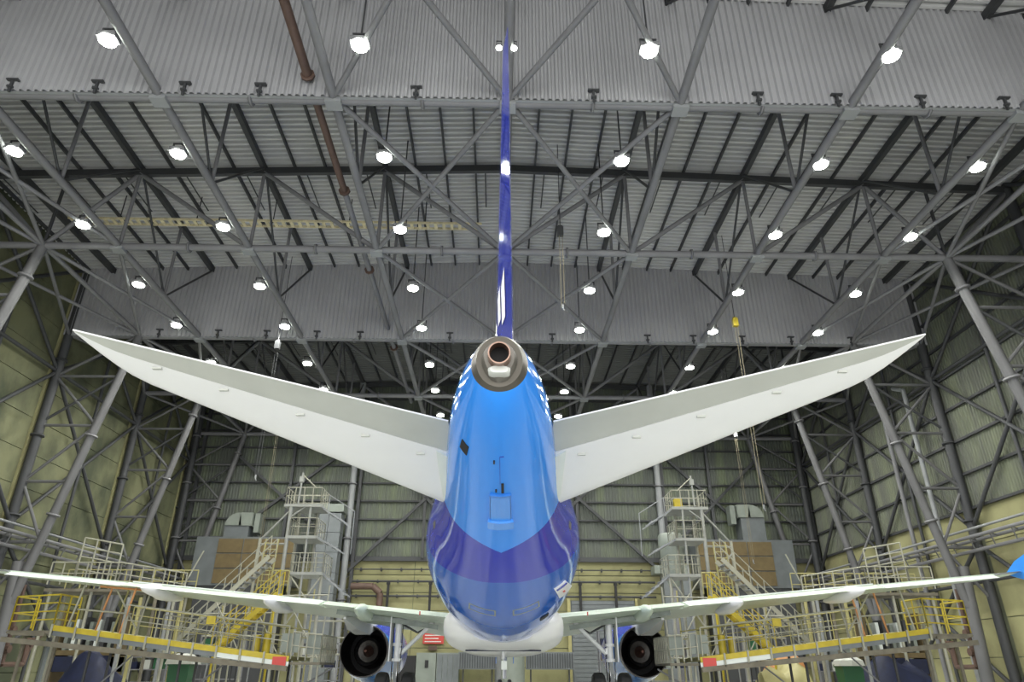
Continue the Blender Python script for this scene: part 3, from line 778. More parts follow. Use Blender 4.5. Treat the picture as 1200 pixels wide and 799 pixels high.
for s in (-1, 1):
    w_, eng, at = wing(s)
    ex, ez = s*5.75, 1.92
    def circ(y, r, n=36, cx=ex, cz=ez): return [Vector((cx+r*math.cos(2*PI*i/n), y, cz+r*math.sin(2*PI*i/n))) for i in range(n)]
    # parts of the engine sit one level down under the wing (thing > wing > engine would leave no room), so they are parts of the airliner
    noz = MB().loft([circ(31.05, 1.0), circ(30.75, .985), circ(30.75, .95), circ(31.3, .93), circ(32.4, .88)], cap=False).build('engine_nozzle', M['enginedark'], eng, smooth=True)
    MB().loft([circ(32.4, .90), circ(32.5, .2)], cap=False).build('mixer_back', M['dark'], eng)
    MB().loft([circ(31.5, .55), circ(31.9, .62), circ(32.45, .68)], cap=False).build('core_cowl', M['enginedark'], eng, smooth=True)
    MB().loft([circ(31.75, .42), circ(31.8, .2)], cap=False).build('turbine_face', M['enginedark'], eng)
    MB().loft([circ(31.1, .05), circ(31.35, .12), circ(31.85, .24)]).build('exhaust_cone', M['winred'], eng, smooth=True)
    MB().cyl((ex, 34.9, ez), (ex, 34.95, ez), .86, 30).cyl((ex, 34.95, ez), (ex, 35.5, ez), .3, 20, .03).build('fan', M['enginedark'], eng)
    te, le, _ = at(5.75)
    v = []
    for yy, wdt, zt, zb in ((26.6, .04, 2.95, 2.88), (28.2, .22, 3.05, 2.6), (30.2, .3, 3.2, 2.5), (31.2, .3, 3.2, 2.72), (33.5, .28, 3.15, 2.95), (34.6, .1, 3.12, 3.0)):
        v.append([Vector((ex-wdt, yy, zb)), Vector((ex+wdt, yy, zb)), Vector((ex+wdt, yy, zt)), Vector((ex-wdt, yy, zt))])
    MB().loft(v).build('engine_pylon', M['gearwhite'], air)
    # main gear
    gx = s*3.83; gy = 27.0
    g = MB().cyl((gx, gy, 3.05), (gx, gy, 1.55), .12, 16).cyl((gx, gy, 2.95), (gx, gy, 2.8), .2, 16).cyl((gx, gy, 2.1), (gx, gy, 2.0), .18, 16).cyl((gx, gy, 1.6), (gx, gy, 1.5), .18, 16).build('main_gear', M['gearwhite'], air, smooth=True)
    MB().cyl((gx, gy, 1.55), (gx, gy, .62), .095, 14).build('oleo_piston', M['chrome'], g, smooth=True)
    MB().cyl((gx-.5, gy, .58), (gx+.5, gy, .58), .09, 12).build('axle', M['gearwhite'], g, smooth=True)
    MB().cyl((gx-s*.12, gy, 1.75), (s*2.45, gy+.1, 2.92), .075, 10).bar((s*2.9, gy+.05, 2.6), (s*2.3, gy+.1, 3.0), .16, .1).bar((gx-s*.1, gy, 1.75), (gx-s*.1, gy, 1.95), .14).build('side_brace', M['gearwhite'], g, smooth=True)
    MB().cyl((gx-s*.1, gy, 2.75), (s*3.15, gy+.1, 2.45), .035, 8).cyl((s*3.15, gy+.1, 2.45), (s*2.8, gy+.1, 2.62), .035, 8).build('lock_link', M['steel_dark'], g)
    MB().bar((gx, gy-.14, 1.5), (gx, gy-.36, 1.1), .12, .05).bar((gx, gy-.36, 1.1), (gx, gy-.12, .72), .12, .05).build('torque_link', M['steel_light'], g)
    MB().cyl((gx-.17, gy-.05, 2.9), (gx-.15, gy-.05, .9), .02, 6).cyl((gx+.17, gy-.08, 2.7), (gx+.13, gy-.08, .8), .016, 6).build('brake_hose', M['black'], g)
    MB().box(gx+s*.24-.02, gx+s*.24+.02, gy-.35, gy+.45, 1.5, 3.05).build('gear_door', M['gearwhite'], g)
    for dx in (-.46, .46):
        rr = []
        for xx, r in ((-.2, .40), (-.21, .50), (-.16, .56), (-.08, .58), (.08, .58), (.16, .56), (.21, .50), (.2, .40)):
            rr.append([Vector((gx+dx+xx, gy+r*math.cos(2*PI*i/32), .58+r*math.sin(2*PI*i/32))) for i in range(32)])
        wh = MB().loft(rr).build('wheel', M['black'], g, smooth=True)
        # rim on the third level is already used by the wheel, keep it one mesh
    for xx in (-.68, .68): MB().cyl((gx+xx*.98, gy, .58), (gx+xx*1.0, gy, .58), .25, 20).build('wheel_hub', M['gearwhite'], g)
# belly fairing
rr = []
for yy, hw, zb, zt in ((22.2, .9, 2.0, 2.6), (22.7, 1.45, 1.88, 2.9), (23.5, 1.8, 1.80, 3.1), (24.6, 2.0, 1.74, 3.3), (26, 2.1, 1.70, 3.4), (31, 2.1, 1.70, 3.4), (33, 1.9, 1.8, 3.2), (34.5, 1.4, 1.95, 2.8)):
    q = []
    for i in range(40):
        a = 2*PI*i/40; ca, sa = math.cos(a), math.sin(a)
        q.append(Vector((hw*math.copysign(abs(sa)**.72, sa), yy, (zb+zt)/2-(zt-zb)/2*math.copysign(abs(ca)**.72, ca))))
    rr.append(q)
bf = MB().loft(rr).build('belly_fairing', M['white'], air, smooth=True)
MB().box(-1.2, 1.2, 23.72, 23.8, 1.775, 1.82).build('blue_belly_stripe', M['blue'], bf)
MB().cyl((0, 24, 1.78), (0, 24, 1.55), .05, 10).bar((0, 24, 1.55), (0, 24, 1.0), .03).build('drain_mast', M['gearwhite'], bf)
MB().box(-.06, .12, 23.9, 23.95, 1.25, 1.5).build('hanging_tag', M['wingwhite'], bf)
# nose gear
g = MB().cyl((0, 39.7, 2.2), (0, 39.7, .8), .1, 14).cyl((0, 39.7, 2.0), (0, 41, 2.3), .05, 8).build('nose_gear', M['gearwhite'], air, smooth=True)
MB().cyl((-.3, 39.7, .4), (.3, 39.7, .4), .06, 10).build('axle', M['gearwhite'], g)
for dx in (-.25, .25):
    rr = []
    for xx, r in ((-.11, .26), (-.1, .34), (-.05, .38), (.05, .38), (.1, .34), (.11, .26)):
        rr.append([Vector((dx+xx, 39.7+r*math.cos(2*PI*i/24), .38+r*math.sin(2*PI*i/24))) for i in range(24)])
    MB().loft(rr).build('wheel', M['black'], g, smooth=True)
for s in (-1, 1): MB().box(s*.45-.02, s*.45+.02, 38.9, 40.6, 1.5, 2.1).build('gear_door', M['midblue'], g)
air.location = (-.12, 0, 0); air.rotation_euler = (0, 0, -.015)

# ------------------------------------------------------------------ docks, towers, stairs
def rail(b, pts, h=1.05, r=.025, sp=1.0, mid=(.5,)):
    """posts + rails along a polyline of deck points"""
    for a, c in zip(pts, pts[1:]):
        a = Vector(a); c = Vector(c); L = (c-a).length; n = max(1, round(L/sp)); up = Vector((0, 0, h))
        for i in range(n+1):
            p = a+(c-a)*i/n; b.cyl(p, p+up, r, 5)
        b.cyl(a+up, c+up, r, 5)
        for m_ in mid: b.cyl(a+up*m_, c+up*m_, r*.8, 5)
    return b
def stair(parent, a, c, wd, m_, rails=True, treads='steel_light'):
    """straight flight from a (foot) to c (head); width runs across y"""
    a = Vector(a); c = Vector(c); n = max(3, int(abs(c.z-a.z)/.22)); hy = Vector((0, wd/2, 0))
    b = MB()
    for s in (-1, 1): beam('stringer', a+hy*s, c+hy*s, .05, .2 if rails else .06, M[m_], parent)
    b = MB()
    for i in range(1, n):
        p = a+(c-a)*i/n; boxp('tread', p.x-.12, p.x+.12, p.y-wd/2, p.y+wd/2, p.z-.015, p.z+.015, M[treads], parent)
    if rails:
        b = MB()
        for s in (-1, 1): rail(b, [a+hy*s, c+hy*s], .95, .022, .9)
        b.build('handrail', M[m_], parent)

for s, nm in ((-1, 'left'), (1, 'right')):
    # ---- sloped dock deck under the wing
    t = thing('wing_dock', 'sloping dock platform with yellow edge and rails under the %s wing' % nm, 'work platform', (s*12, 26.5, 0))
    xa, za, xb, zb = 15.0, 2.55, 6.95, 1.62
    y0, y1 = 25.35, 28.3
    def dz(x): return zb+(za-zb)*(x-xb)/(xa-xb)
    v = []
    for x in (xa, xb):
        for y in (y0+.06, y1): v += [(s*x, y, dz(x)-.12), (s*x, y, dz(x))]
    MB().add(v, [(0, 1, 3, 2), (4, 6, 7, 5), (0, 4, 5, 1), (2, 3, 7, 6), (0, 2, 6, 4), (1, 5, 7, 3)]).build('deck', M['paleyellow'], t)
    beam('edge_beam', (s*(xa+1.6), y0, dz(xa)-.42), (s*xb, y0, zb-.36), .12, .16, M['wood'], t)
    n = 10
    for k in range(n):     # fascia boards, piece by piece
        x_a = xa+(xb-xa)*k/n; x_b = xa+(xb-xa)*(k+1)/n-.03
        c1 = 'yellow'
        p = beam('fascia_board', (s*x_a, y0, dz(x_a)-.06), (s*x_b, y0, dz(x_b)-.06), .05, .17, M[c1], t)
        q = beam('kick_board', (s*x_a, y0+.02, dz(x_a)-.22), (s*x_b, y0+.02, dz(x_b)-.22), .04, .15, M['ductgrey'] if k < 7 else M['wingwhite'], t)
        MB().box(s*x_a-.03, s*x_a+.03, y0-.06, y0-.02, dz(x_a)-.36, dz(x_a)+.06).build('bracket', M['cream'], t)
    boxp('warning_plate', min(s*7.0, s*7.45), max(s*7.0, s*7.45), y0-.05, y0-.02, 1.32, 1.62, M['red'], t)
    b = MB(); rail(b, [(s*12.7, y0+.1, dz(12.7)), (s*(xb+.1), y0+.1, dz(xb))], .95, .024, 1.05); b.build('guardrail', M['cream'], t)
    b = MB(); rail(b, [(s*13.8, y1-.1, dz(13.8)), (s*(xb+.1), y1-.1, dz(xb))], .95, .022, .8, (.35, .7)); b.build('guardrail', M['paleyellow'], t)
    b = MB(); rail(b, [(s*12, 26.8, dz(12)), (s*8.4, 26.9, dz(8.4))], .8, .022, .42, (.5,)); b.build('inner_rail', M['cream'], t)
    # yellow gate cage at the outer end
    b = MB(); rail(b, [(s*16.45, y0, 2.42), (s*15.0, y0, 2.5), (s*15.0, y0+1.3, 2.5)], 1.05, .03, .75, (.25, .5, .75)); rail(b, [(s*16.45, y0, 2.42), (s*16.45, y0+1.3, 2.42)], 1.05, .03, 1.3, (.5,)); b.build('gate_cage', M['yellow'], t)
    MB().box(min(s*14.95, s*16.5), max(s*14.95, s*16.5), y0, y0+1.4, 2.3, 2.4).build('gate_deck', M['wood'], t)
    MB().bar((s*16.3, y0, 2.3), (s*15.2, y0, 2.28), .1).cyl((s*16.2, y0+.6, 2.3), (s*16.2, y0+.6, 0), .06).cyl((s*15.1, y0+.6, 2.3), (s*15.1, y0+.6, 0), .06).build('gate_legs', M['wood'], t)
    # tall posts between deck and wing
    for k, (x, m_) in enumerate(((14.6, 'cream'), (13.9, 'orange'), (13.3, 'cream'), (12.8, 'orange'), (12.5, 'cream'), (13.55, 'paleyellow'))):
        yp = y0+.15+(k % 3)*.5
        tube('tall_post', (s*x, yp, dz(min(x, 14.9))), (s*(x-.25), yp, 3.9), .035, M[m_], t)
    tube('cross_tube', (s*13.9, y0+.3, 3.85), (s*12.2, y0+.3, 3.72), .04, M['orange'], t)
    tube('cross_tube', (s*14.5, y0+.3, 3.1), (s*12.6, y0+.3, 2.95), .03, M['cream'], t)
    tube('cross_tube', (s*13.4, y0+.4, 3.8), (s*12.4, y0+.4, 2.5), .03, M['cream'], t)
    for x in (14.2, 11.0, 7.6):
        for y in (y0+1.2, y1-.3): tube('leg', (s*x, y, 0), (s*x, y, dz(x)-.1), .05, M['steel_dark'], t)
        tube('leg_brace', (s*x, y0+1.2, .2), (s*(x-1.9), y0+1.2, dz(x-1.9)-.2), .03, M['steel'], t)
    boxp('yellow_sign', s*9.75-.15, s*9.75+.15, y0+.05, y0+.09, 2.62, 2.88, M['yellow'], t)
    for k, x in enumerate((7.95, 8.3)):
        MB().cyl((s*x, 26.1, dz(x)), (s*x, 26.1, dz(x)+.62-.08*k), .13, 12).build('yellow_canister', M['yellow'], t, smooth=True)
    # end cage with white cover sheets, inner end
    b = MB(); rail(b, [(s*6.9, y0+.1, 1.55), (s*5.9, y0+.1, 1.45), (s*5.9, y1-.6, 1.45)], .85, .024, .25, (.5,)); b.build('end_cage', M['cream'], t)
    MB().box(min(s*7.3, s*6.65), max(s*7.3, s*6.65), y0+.2, y0+.24, 1.75, 2.35).build('cover_sheet', M['ductpale'], t)
    MB().box(min(s*6.5, s*6.0), max(s*6.5, s*6.0), y0+.35, y0+.39, 1.7, 2.3).build('cover_sheet', M['ductpale'], t)
    MB().box(min(s*6.9, s*5.9), max(s*6.9, s*5.9), y0+.1, y1-.5, 1.38, 1.46).build('end_deck', M['wood'], t)
    for x in (6.8, 6.0): tube('leg', (s*x, y0+.3, 0), (s*x, y0+.3, 1.4), .04, M['cream'], t)
    # ---- upper dock behind the wing
    t = thing('upper_dock', 'cream railed upper dock platform behind the outer %s wing' % nm, 'work platform', (s*17, 33, 0))
    MB().box(min(s*14, s*20), max(s*14, s*20), 32.4, 34, 4.3, 4.42).build('deck', M['wood'], t)
    b = MB(); rail(b, [(s*20, 32.5, 4.6), (s*18.9, 32.5, 4.6), (s*16.9, 32.5, 4.6), (s*13.9, 32.5, 4.15)], .95, .03, .5, (.5,)); b.build('guardrail', M['cream'], t)
    b = MB(); rail(b, [(s*18.9, 32.6, 4.6), (s*17.1, 32.6, 4.3)], 2.05, .035, .62, (.33, .6, .8)); b.build('tall_cage', M['cream'], t)
    b = MB(); rail(b, [(s*20, 33.9, 4.4), (s*14, 33.9, 4.4)], 1.0, .028, .7, (.5,)); b.build('rear_guardrail', M['paleyellow'], t)
    for x in (14.3, 16.2, 18, 19.8):
        for y in (32.6, 33.8): tube('leg', (s*x, y, 0), (s*x, y, 4.3), .07, M['cream'], t)
    tube('antenna_rod', (s*14.0, 32.6, 4.6), (s*13.4, 32.6, 6.1), .035, M['cream'], t)
    # ---- access tower with platforms
    t = thing('access_tower', 'tall pale access tower of railed platforms and flights behind the %s wing' % nm, 'scaffold tower', (s*9.8, 36, 0))
    X = lambda x: s*x
    def deckp(xa, xb, z, y0=35.5, y1=37.3): MB().box(min(X(xa), X(xb)), max(X(xa), X(xb)), y0, y1, z-.14, z).build('platform', M['towerwhite'], t)
    def cage(xa, xb, z, h, m_='cream', sp=.42):
        b = MB(); rail(b, [(X(xa), 35.5, z), (X(xb), 35.5, z), (X(xb), 37.3, z), (X(xa), 37.3, z), (X(xa), 35.5, z)], h, .024, sp, (.5,)); b.build('guardrail', M[m_], t)
    deckp(10.95, 9.05, 8.88); cage(10.9, 9.1, 8.88, .85)
    deckp(10.65, 9.1, 7.3); cage(10.5, 9.15, 7.3, .88)
    deckp(10.2, 8.6, 5.55); cage(10.2, 8.6, 5.55, .9)
    tube('mast', (X(10.25), 35.5, 8.88), (X(10.2), 35.5, 10.5), .05, M['towerwhite'], t)
    tube('mast_stay', (X(10.2), 35.5, 10.4), (X(9.4), 35.5, 9.7), .03, M['cream'], t)
    MB().box(X(10.22)-.1, X(10.22)+.1, 35.4, 35.6, 10.0, 10.3).build('mast_box', M['towerwhite'], t)
    if s > 0: MB().box(X(9.55)-.2, X(9.55)+.2, 36, 36.3, 8.9, 9.4).build('yellow_box', M['yellow'], t)
    for x, z in ((10.6, 8.8), (9.6, 8.8)):
        tube('post', (X(x), 35.6, 0), (X(x), 35.6, z), .1 if x > 10 else .06, M['towerwhite'], t)
        tube('post', (X(x), 37.2, 0), (X(x), 37.2, z), .08, M['cream'], t)
    for x in (12.0, 8.7): tube('post', (X(x), 35.8, 0), (X(x), 35.8, 7.2 if x > 10 else 5.5), .08, M['cream'], t)
    tube('brace', (X(10.6), 35.6, 8.6), (X(12.0), 35.8, 7.1), .05, M['towerwhite'], t)
    tube('brace', (X(12.0), 35.8, 6.9), (X(10.6), 35.6, 6.9), .05, M['towerwhite'], t)
    tube('brace', (X(12.0), 35.8, 6.6), (X(10.7), 35.6, 5.2), .045, M['towerwhite'], t)
    tube('brace', (X(12.0), 35.8, 3.6), (X(10.7), 35.6, 5.2), .045, M['towerwhite'], t)
    tube('brace', (X(10.6), 35.6, 8.2), (X(9.9), 35.6, 8.75), .04, M['towerwhite'], t)
    tube('brace', (X(10.2), 35.6, 5.4), (X(8.7), 35.6, 3.6), .04, M['cream'], t)
    tube('brace', (X(8.7), 35.6, 5.3), (X(10.2), 35.6, 3.0), .04, M['cream'], t)
    b = MB(); b.cyl((X(11.55), 35.4, 7.1), (X(11.75), 35.4, 3.2), .045, 6).cyl((X(10.95), 35.4, 7.1), (X(11.1), 35.4, 3.2), .045, 6)
    for k in range(13): b.cyl((X(11.57+.012*k), 35.4, 6.9-.3*k), (X(10.97+.012*k), 35.4, 6.9-.3*k), .025, 5)
    b.build('yellow_ladder', M['paleyellow'], t)
    b = MB(); rail(b, [(X(11.5), 35.45, 4.6), (X(10.2), 35.45, 4.6)], 1.0, .03, .3, (.5,)); b.build('lower_cage', M['paleyellow'], t)
    stair(t, (X(7.7), 36.4, 7.95), (X(9.05), 36.4, 8.75), .9, 'steel_light', rails=False)
    stair(t, (X(7.9), 36.4, 6.6), (X(9.1), 36.4, 7.25), .9, 'steel_light', rails=False)
    stair(t, (X(7.4), 36.4, 4.5), (X(8.7), 36.4, 5.5), .9, 'steel_light', rails=False)
    b = MB(); rail(b, [(X(9.0), 36.9, 8.75), (X(7.6), 36.9, 7.9)], .9, .022, 1.4, ()); b.cyl((X(7.6), 36.9, 8.8), (X(7.6), 36.9, 6.6), .022, 5); b.build('stair_rail', M['steel_light'], t)
    # ---- long stair flight in front of the tower
    t = thing('access_stair', 'cream stair flight with handrails descending outward behind the %s wing' % nm, 'stairs', (s*12, 34, 0))
    stair(t, (s*14.4, 34, 2.2), (s*10.7, 34, 6.0), .9, 'cream')
    b = MB().cyl((s*14.2, 33.6, 0), (s*14.2, 33.6, 2.4), .05).cyl((s*12.4, 33.6, 0), (s*12.4, 33.6, 4.2), .05).cyl((s*12.4, 34.4, 0), (s*12.4, 34.4, 4.2), .05).bar((s*14.2, 33.6, .2), (s*12.4, 33.6, 3.6), .05)
    b.build('support_frame', M['cream'], t)
    t = thing('yellow_stair', 'yellow steel stair flight below the %s wing beside the dock' % nm, 'stairs', (s*10, 31, 0))
    stair(t, (s*11.6, 31.0, 1.9), (s*9.2, 31.0, 4.1), .7, 'yellow', rails=True, treads='yellow')
    tube('support_post', (s*9.3, 30.8, 0), (s*9.3, 30.8, 4.0), .05, M['yellow'], t); tube('support_post', (s*11.5, 30.8, 0), (s*11.5, 30.8, 2), .05, M['yellow'], t)
    # ---- scaffold frames filling the space under the wing
    t = thing('scaffold_frame', 'dense pale scaffold frames standing behind the %s dock and engine' % nm, 'scaffold', (s*9, 32.5, 0))
    for k in range(9):
        x = 7.6+k*.62; h = 4.6-.12*k
        tube('upright', (s*x, 32.3+(k % 3)*.35, 0), (s*(x+.12*((k % 4)-1.5)), 32.3+(k % 3)*.35, h), .035, M[('cream', 'paleyellow', 'steel_light')[k % 3]], t)
    for z in (1.7, 2.6, 3.5, 4.2): tube('ledger', (s*7.5, 32.4, z), (s*12.7, 32.4, z-.1), .03, M['cream'], t)
    for xa, xb in ((7.6, 9.2), (9.2, 10.8), (10.8, 12.4)):
        tube('brace', (s*xa, 32.3, 1.6), (s*xb, 32.3, 4.0), .03, M['cream'], t)
    for k, x in enumerate((13.0, 13.5, 14.1, 14.7, 15.2)): tube('upright', (s*x, 30.5, 0), (s*(x+.05), 30.5, 3.9), .07, M[('paleyellow', 'steel_light', 'wood')[k % 3]], t)
    # ---- big ventilation box on back wall with duct
    t = thing('ventilation_unit', 'large grey box with tan filter panels hung on the back wall, %s side' % nm, 'ventilation unit', (s*20.4, 56, 6.9))
    MB().box(min(s*15.6, s*23.4), max(s*15.6, s*23.4), 55.2, 57.0, 6.9, 10.5).build('casing', M['ductgrey'], t)
    for a in range(3):
        for c in range(3):
            xa = 15.8+a*1.98; xb = xa+1.9; z0 = 7.05+c*1.12
            boxp('filter_panel', min(s*xa, s*xb), max(s*xa, s*xb), 55.12, 55.2, z0, z0+1.04, M['tan'], t)
    MB().box(min(s*16.5, s*22.9), max(s*16.5, s*22.9), 55.3, 56.9, 0, 6.9).build('support_frame', M['steel_dark'], t)
    t = thing('roof_duct', 'rounded pale duct elbow standing on top of the %s ventilation unit' % nm, 'duct', (s*20.9, 56, 10.5))
    rr = []
    zc_ = 11.4 if s < 0 else 12.3
    for k in range(9):
        a = PI/2*k/8; rr.append([Vector((s*(21.4-1.0*math.cos(a)*1+.0), yy, zc_+.0+.9*math.sin(a))) if False else Vector((s*(20.4+1.1*math.cos(a)), yy, zc_+1.0*math.sin(a))) for yy in (55.3, 56.9)]+[Vector((s*20.2, yy, zc_)) for yy in (56.9, 55.3)])
    MB().box(min(s*19.6, s*21.5), max(s*19.6, s*21.5), 55.4, 56.8, 10.5, zc_+.05).build('duct_riser', M['ductgrey'], t)
    MB().loft(rr).box(min(s*19.4, s*20.4), max(s*19.4, s*20.4), 55.3, 56.9, zc_-.02, zc_+1.0).build('duct_elbow', M['ductpale'], t)
    MB().box(min(s*18.9, s*19.3), max(s*18.9, s*19.3), 55.6, 56.6, zc_-.5, zc_+1.0).build('duct_flange', M['ductpale'], t)
    # ---- tall sheet metal duct beside the back column
    t = thing('tall_duct', 'tall panelled grey duct beside the back wall column on the %s' % nm, 'duct', (s*13, 55.5, 0))
    for k in range(8 if s < 0 else 5):
        for xa, xb in ((12.25, 13.2), (13.23, 14.2)):
            z0 = .3+k*1.5; sc = 1 if s < 0 else 1.04
            boxp('duct_panel', min(s*xa*sc, s*xb*sc), max(s*xa*sc, s*xb*sc), 54.6, 55.8, z0, z0+1.47, M['ductgrey'], t)
    zt_ = 12.35 if s < 0 else 7.85
    MB().box(min(s*12.1, s*14.6), max(s*12.1, s*14.6), 54.5, 55.9, zt_, zt_+.6).build('duct_cap', M['ductpale'], t)
    # ---- unit heater below the belly, at the back wall
t = thing('silver_drum', 'silver rounded drum hopper among the flights of the right access tower', 'drum', (11.2, 46, 5))
rr = []
for z, r in ((9.3, .7), (9.15, .8), (8.4, .8), (8.3, .74), (7.0, .7), (6.0, .3)): rr.append([Vector((11.4+r*math.cos(2*PI*i/20), 46+r*math.sin(2*PI*i/20), z)) for i in range(20)])
MB().loft(rr).build('drum_shell', M['ductpale'], t, smooth=True)
MB().cyl((11.4, 46, 0), (11.4, 46, 6.4), .2).build('drum_stand', M['steel'], t)

# back wall services
for z, m_, x0, x1, nm in ((7.45, 'steel_dark', -11.5, 12.6, 'upper dark pipe along the yellow back wall'), (6.35, 'steel_dark', -11.5, 12.6, 'lower dark pipe along the yellow back wall'), (8.35, 'steel_dark', -11.3, 12.9, 'thin top pipe along the yellow back wall below the sheeting')):
    b = MB().cyl((x0, 57.0, z), (x1, 57.0, z), .08 if z != 8.35 else .05, 8)
    x = x0+.5
    while x < x1: b.box(x-.06, x+.06, 57.0, 57.3, z-.12, z+.12); x += 1.6
    tag(b.build('service_pipe', M[m_]), nm, 'pipe')
for x, side in ((-8.5, 'far left'), (-5.2, 'near left'), (6.6, 'near right'), (9.4, 'far right')):
    tag(MB().box(x-.09, x+.09, 56.75, 56.95, 5.2, 7.3).box(x-.14, x+.14, 56.72, 56.97, 7.2, 7.35).build('wall_bracket', M['black']), 'short black upright bracket on the back wall, %s of the aircraft' % side, 'bracket')
tag(MB().cyl((-11.3, 56.3, 7.0), (-9.6, 56.3, 7.0), .25, 12).cyl((-9.6, 56.3, 7.0), (-9.0, 56.3, 6.5), .25, 12).cyl((-9.0, 56.3, 6.5), (-9.0, 56.3, 5.2), .25, 12).cyl((-9.0, 56.3, 5.4), (-9.0, 57.4, 5.4), .2, 10).build('bent_pipe', M['brown'], None, smooth=True), 'thick brown bent pipe by the back wall column left of the aircraft', 'pipe')
for x0, x1, nm in ((-2.7, .1, 'left'), (2.2, 5.7, 'right')):
    t = thing('unit_heater', 'ribbed grey heater unit below the aircraft belly, %s one' % nm, 'heater', ((x0+x1)/2, 55, 1.2))
    MB().box(x0, x1, 54.6, 55.6, 1.2, 2.35).build('casing', M['ductgrey'], t)
    b = MB(); x = x0+.1
    while x < x1-.1: b.box(x, x+.05, 54.5, 54.6, 1.28, 2.27); x += .18
    b.build('fins', M['steel_dark'], t)
    MB().box(x0+.3, x0+.4, 54.9, 55.1, 0, 1.2).box(x1-.4, x1-.3, 54.9, 55.1, 0, 1.2).build('stand', M['steel_dark'], t)
tag(MB().cyl((1.2, 52, 0), (1.2, 52, 2.3), .8, 24).build('grey_tank', M['ductpale'], None, smooth=True), 'round grey tank between the two heaters behind the nose gear', 'tank')
t = thing('red_sign', 'red notice board on the yellow back wall left of the belly', 'sign', (-4.9, 57.2, 3.5))
MB().box(-5.6, -4.0, 57.15, 57.25, 2.95, 4.2).build('board', M['red'], t)
b = MB()
for k in range(5): b.box(-5.45, -4.2-(k % 2)*.2, 57.13, 57.15, 3.95-k*.22, 4.01-k*.22)
b.build('text_rows', M['wingwhite'], t)
tag(MB().box(-5.15, -4.5, 57.15, 57.22, 2.5, 2.8).build('small_sign', M['brown']), 'small brown plate under the red notice board', 'sign')
t = thing('electrical_cabinet', 'pale electrical cabinet with louvred doors at the back wall', 'cabinet', (-5, 56, 0))
MB().box(-7.4, -5.9, 55.6, 56.8, 0, 2.1).build('dark_bay', M['black'], t)
MB().box(-5.85, -4.4, 55.6, 56.8, 0, 2.3).build('cabinet_body', M['ductpale'], t)
boxp('window', -5.2, -4.95, 55.55, 55.6, 1.3, 1.8, M['black'], t)
MB().box(-4.35, -2.7, 55.6, 56.8, 0, 2.3).build('louvred_body', M['ductpale'], t)
for k in range(4): boxp('louvre_door', -4.3+k*.4, -3.94+k*.4, 55.55, 55.6, .2, 2.2, M['ductgrey'], t)
tag(MB().box(-2.3, -1.5, 56.9, 57.1, 1.95, 2.25).build('exit_light', mat('green_lit_sign', (.3, .8, .5), .4, emit=((.5, 1, .7), .9))), 'small pale green lit sign on the back wall under the belly', 'sign')
# roller door in the back wall, right of centre
d1 = tag(MB().box(5.8, 10.9, 57.2, 57.38, 0, 6.1).build('door_1', M['greydoor']), kind='structure')
for k in range(20): boxp('roller_slat', 5.9, 10.8, 57.08, 57.2, .1+k*.3, .37+k*.3, M['ductgrey'], d1)
boxp('door_frame', 5.55, 5.8, 57.0, 57.3, 0, 6.3, M['paleyellow'], d1); boxp('door_frame', 10.9, 11.1, 57.0, 57.3, 0, 6.3, M['paleyellow'], d1)
d2 = tag(MB().box(-26.2, -26.1, 44.2, 46.4, 0, 2.6).build('door_2', M['greydoor']), kind='structure')
boxp('door_frame', -26.22, -26.08, 44.0, 44.2, 0, 2.8, M['ductgrey'], d2); boxp('door_frame', -26.22, -26.08, 46.4, 46.6, 0, 2.8, M['ductgrey'], d2)
tag(MB().box(-26.15, -26.0, 48, 48.6, 2.2, 3.4).build('wall_notice', M['wingwhite']), 'white notice sheet on the left wall beside the grey door', 'notice')
# wall pipes low on both sides
for s, nm in ((-1, 'left'), (1, 'right')):
    b = MB()
    for pts in ([(24.9, 38.6, 5.2), (24.9, 38.6, 1.4), (24.9, 40.3, 1.4), (24.9, 40.3, 2.6)], [(24.9, 41.2, 2.9), (24.9, 40.4, 2.1), (24.9, 40.3, 1.4)]):
        for a, c in zip(pts, pts[1:]): b.cyl((s*a[0], a[1], a[2]), (s*c[0], c[1], c[2]), .12, 8)
    for q in ((38.6, 3.0), (38.6, 2.1), (40.3, 2.5)): b.cyl((s*24.9-.2, q[0], q[1]), (s*24.9+.2, q[0], q[1]), .2, 10)
    tag(b.build('valve_pipe', M['brown']), 'dark brown valved pipe low on the %s wall below the dock end' % nm, 'pipe')
b = MB()
for y, z0, z1 in ((31.2, .2, 5.6), (32.2, .5, 3.2), (33.4, .2, 5.9)): b.cyl((26.0, y, z0), (26.0, y, z1), .035, 6)
b.cyl((26.0, 31.2, 3.2), (26.0, 33.4, 3.2), .035, 6).cyl((26, 31.2, 1.6), (26, 32.2, 1.6), .035, 6).box(25.8, 26.1, 32.5, 33.1, 1.2, 1.9)
tag(b.build('green_conduit', M['greenpipe']), 'thin green conduits and box on the right wall', 'pipe')

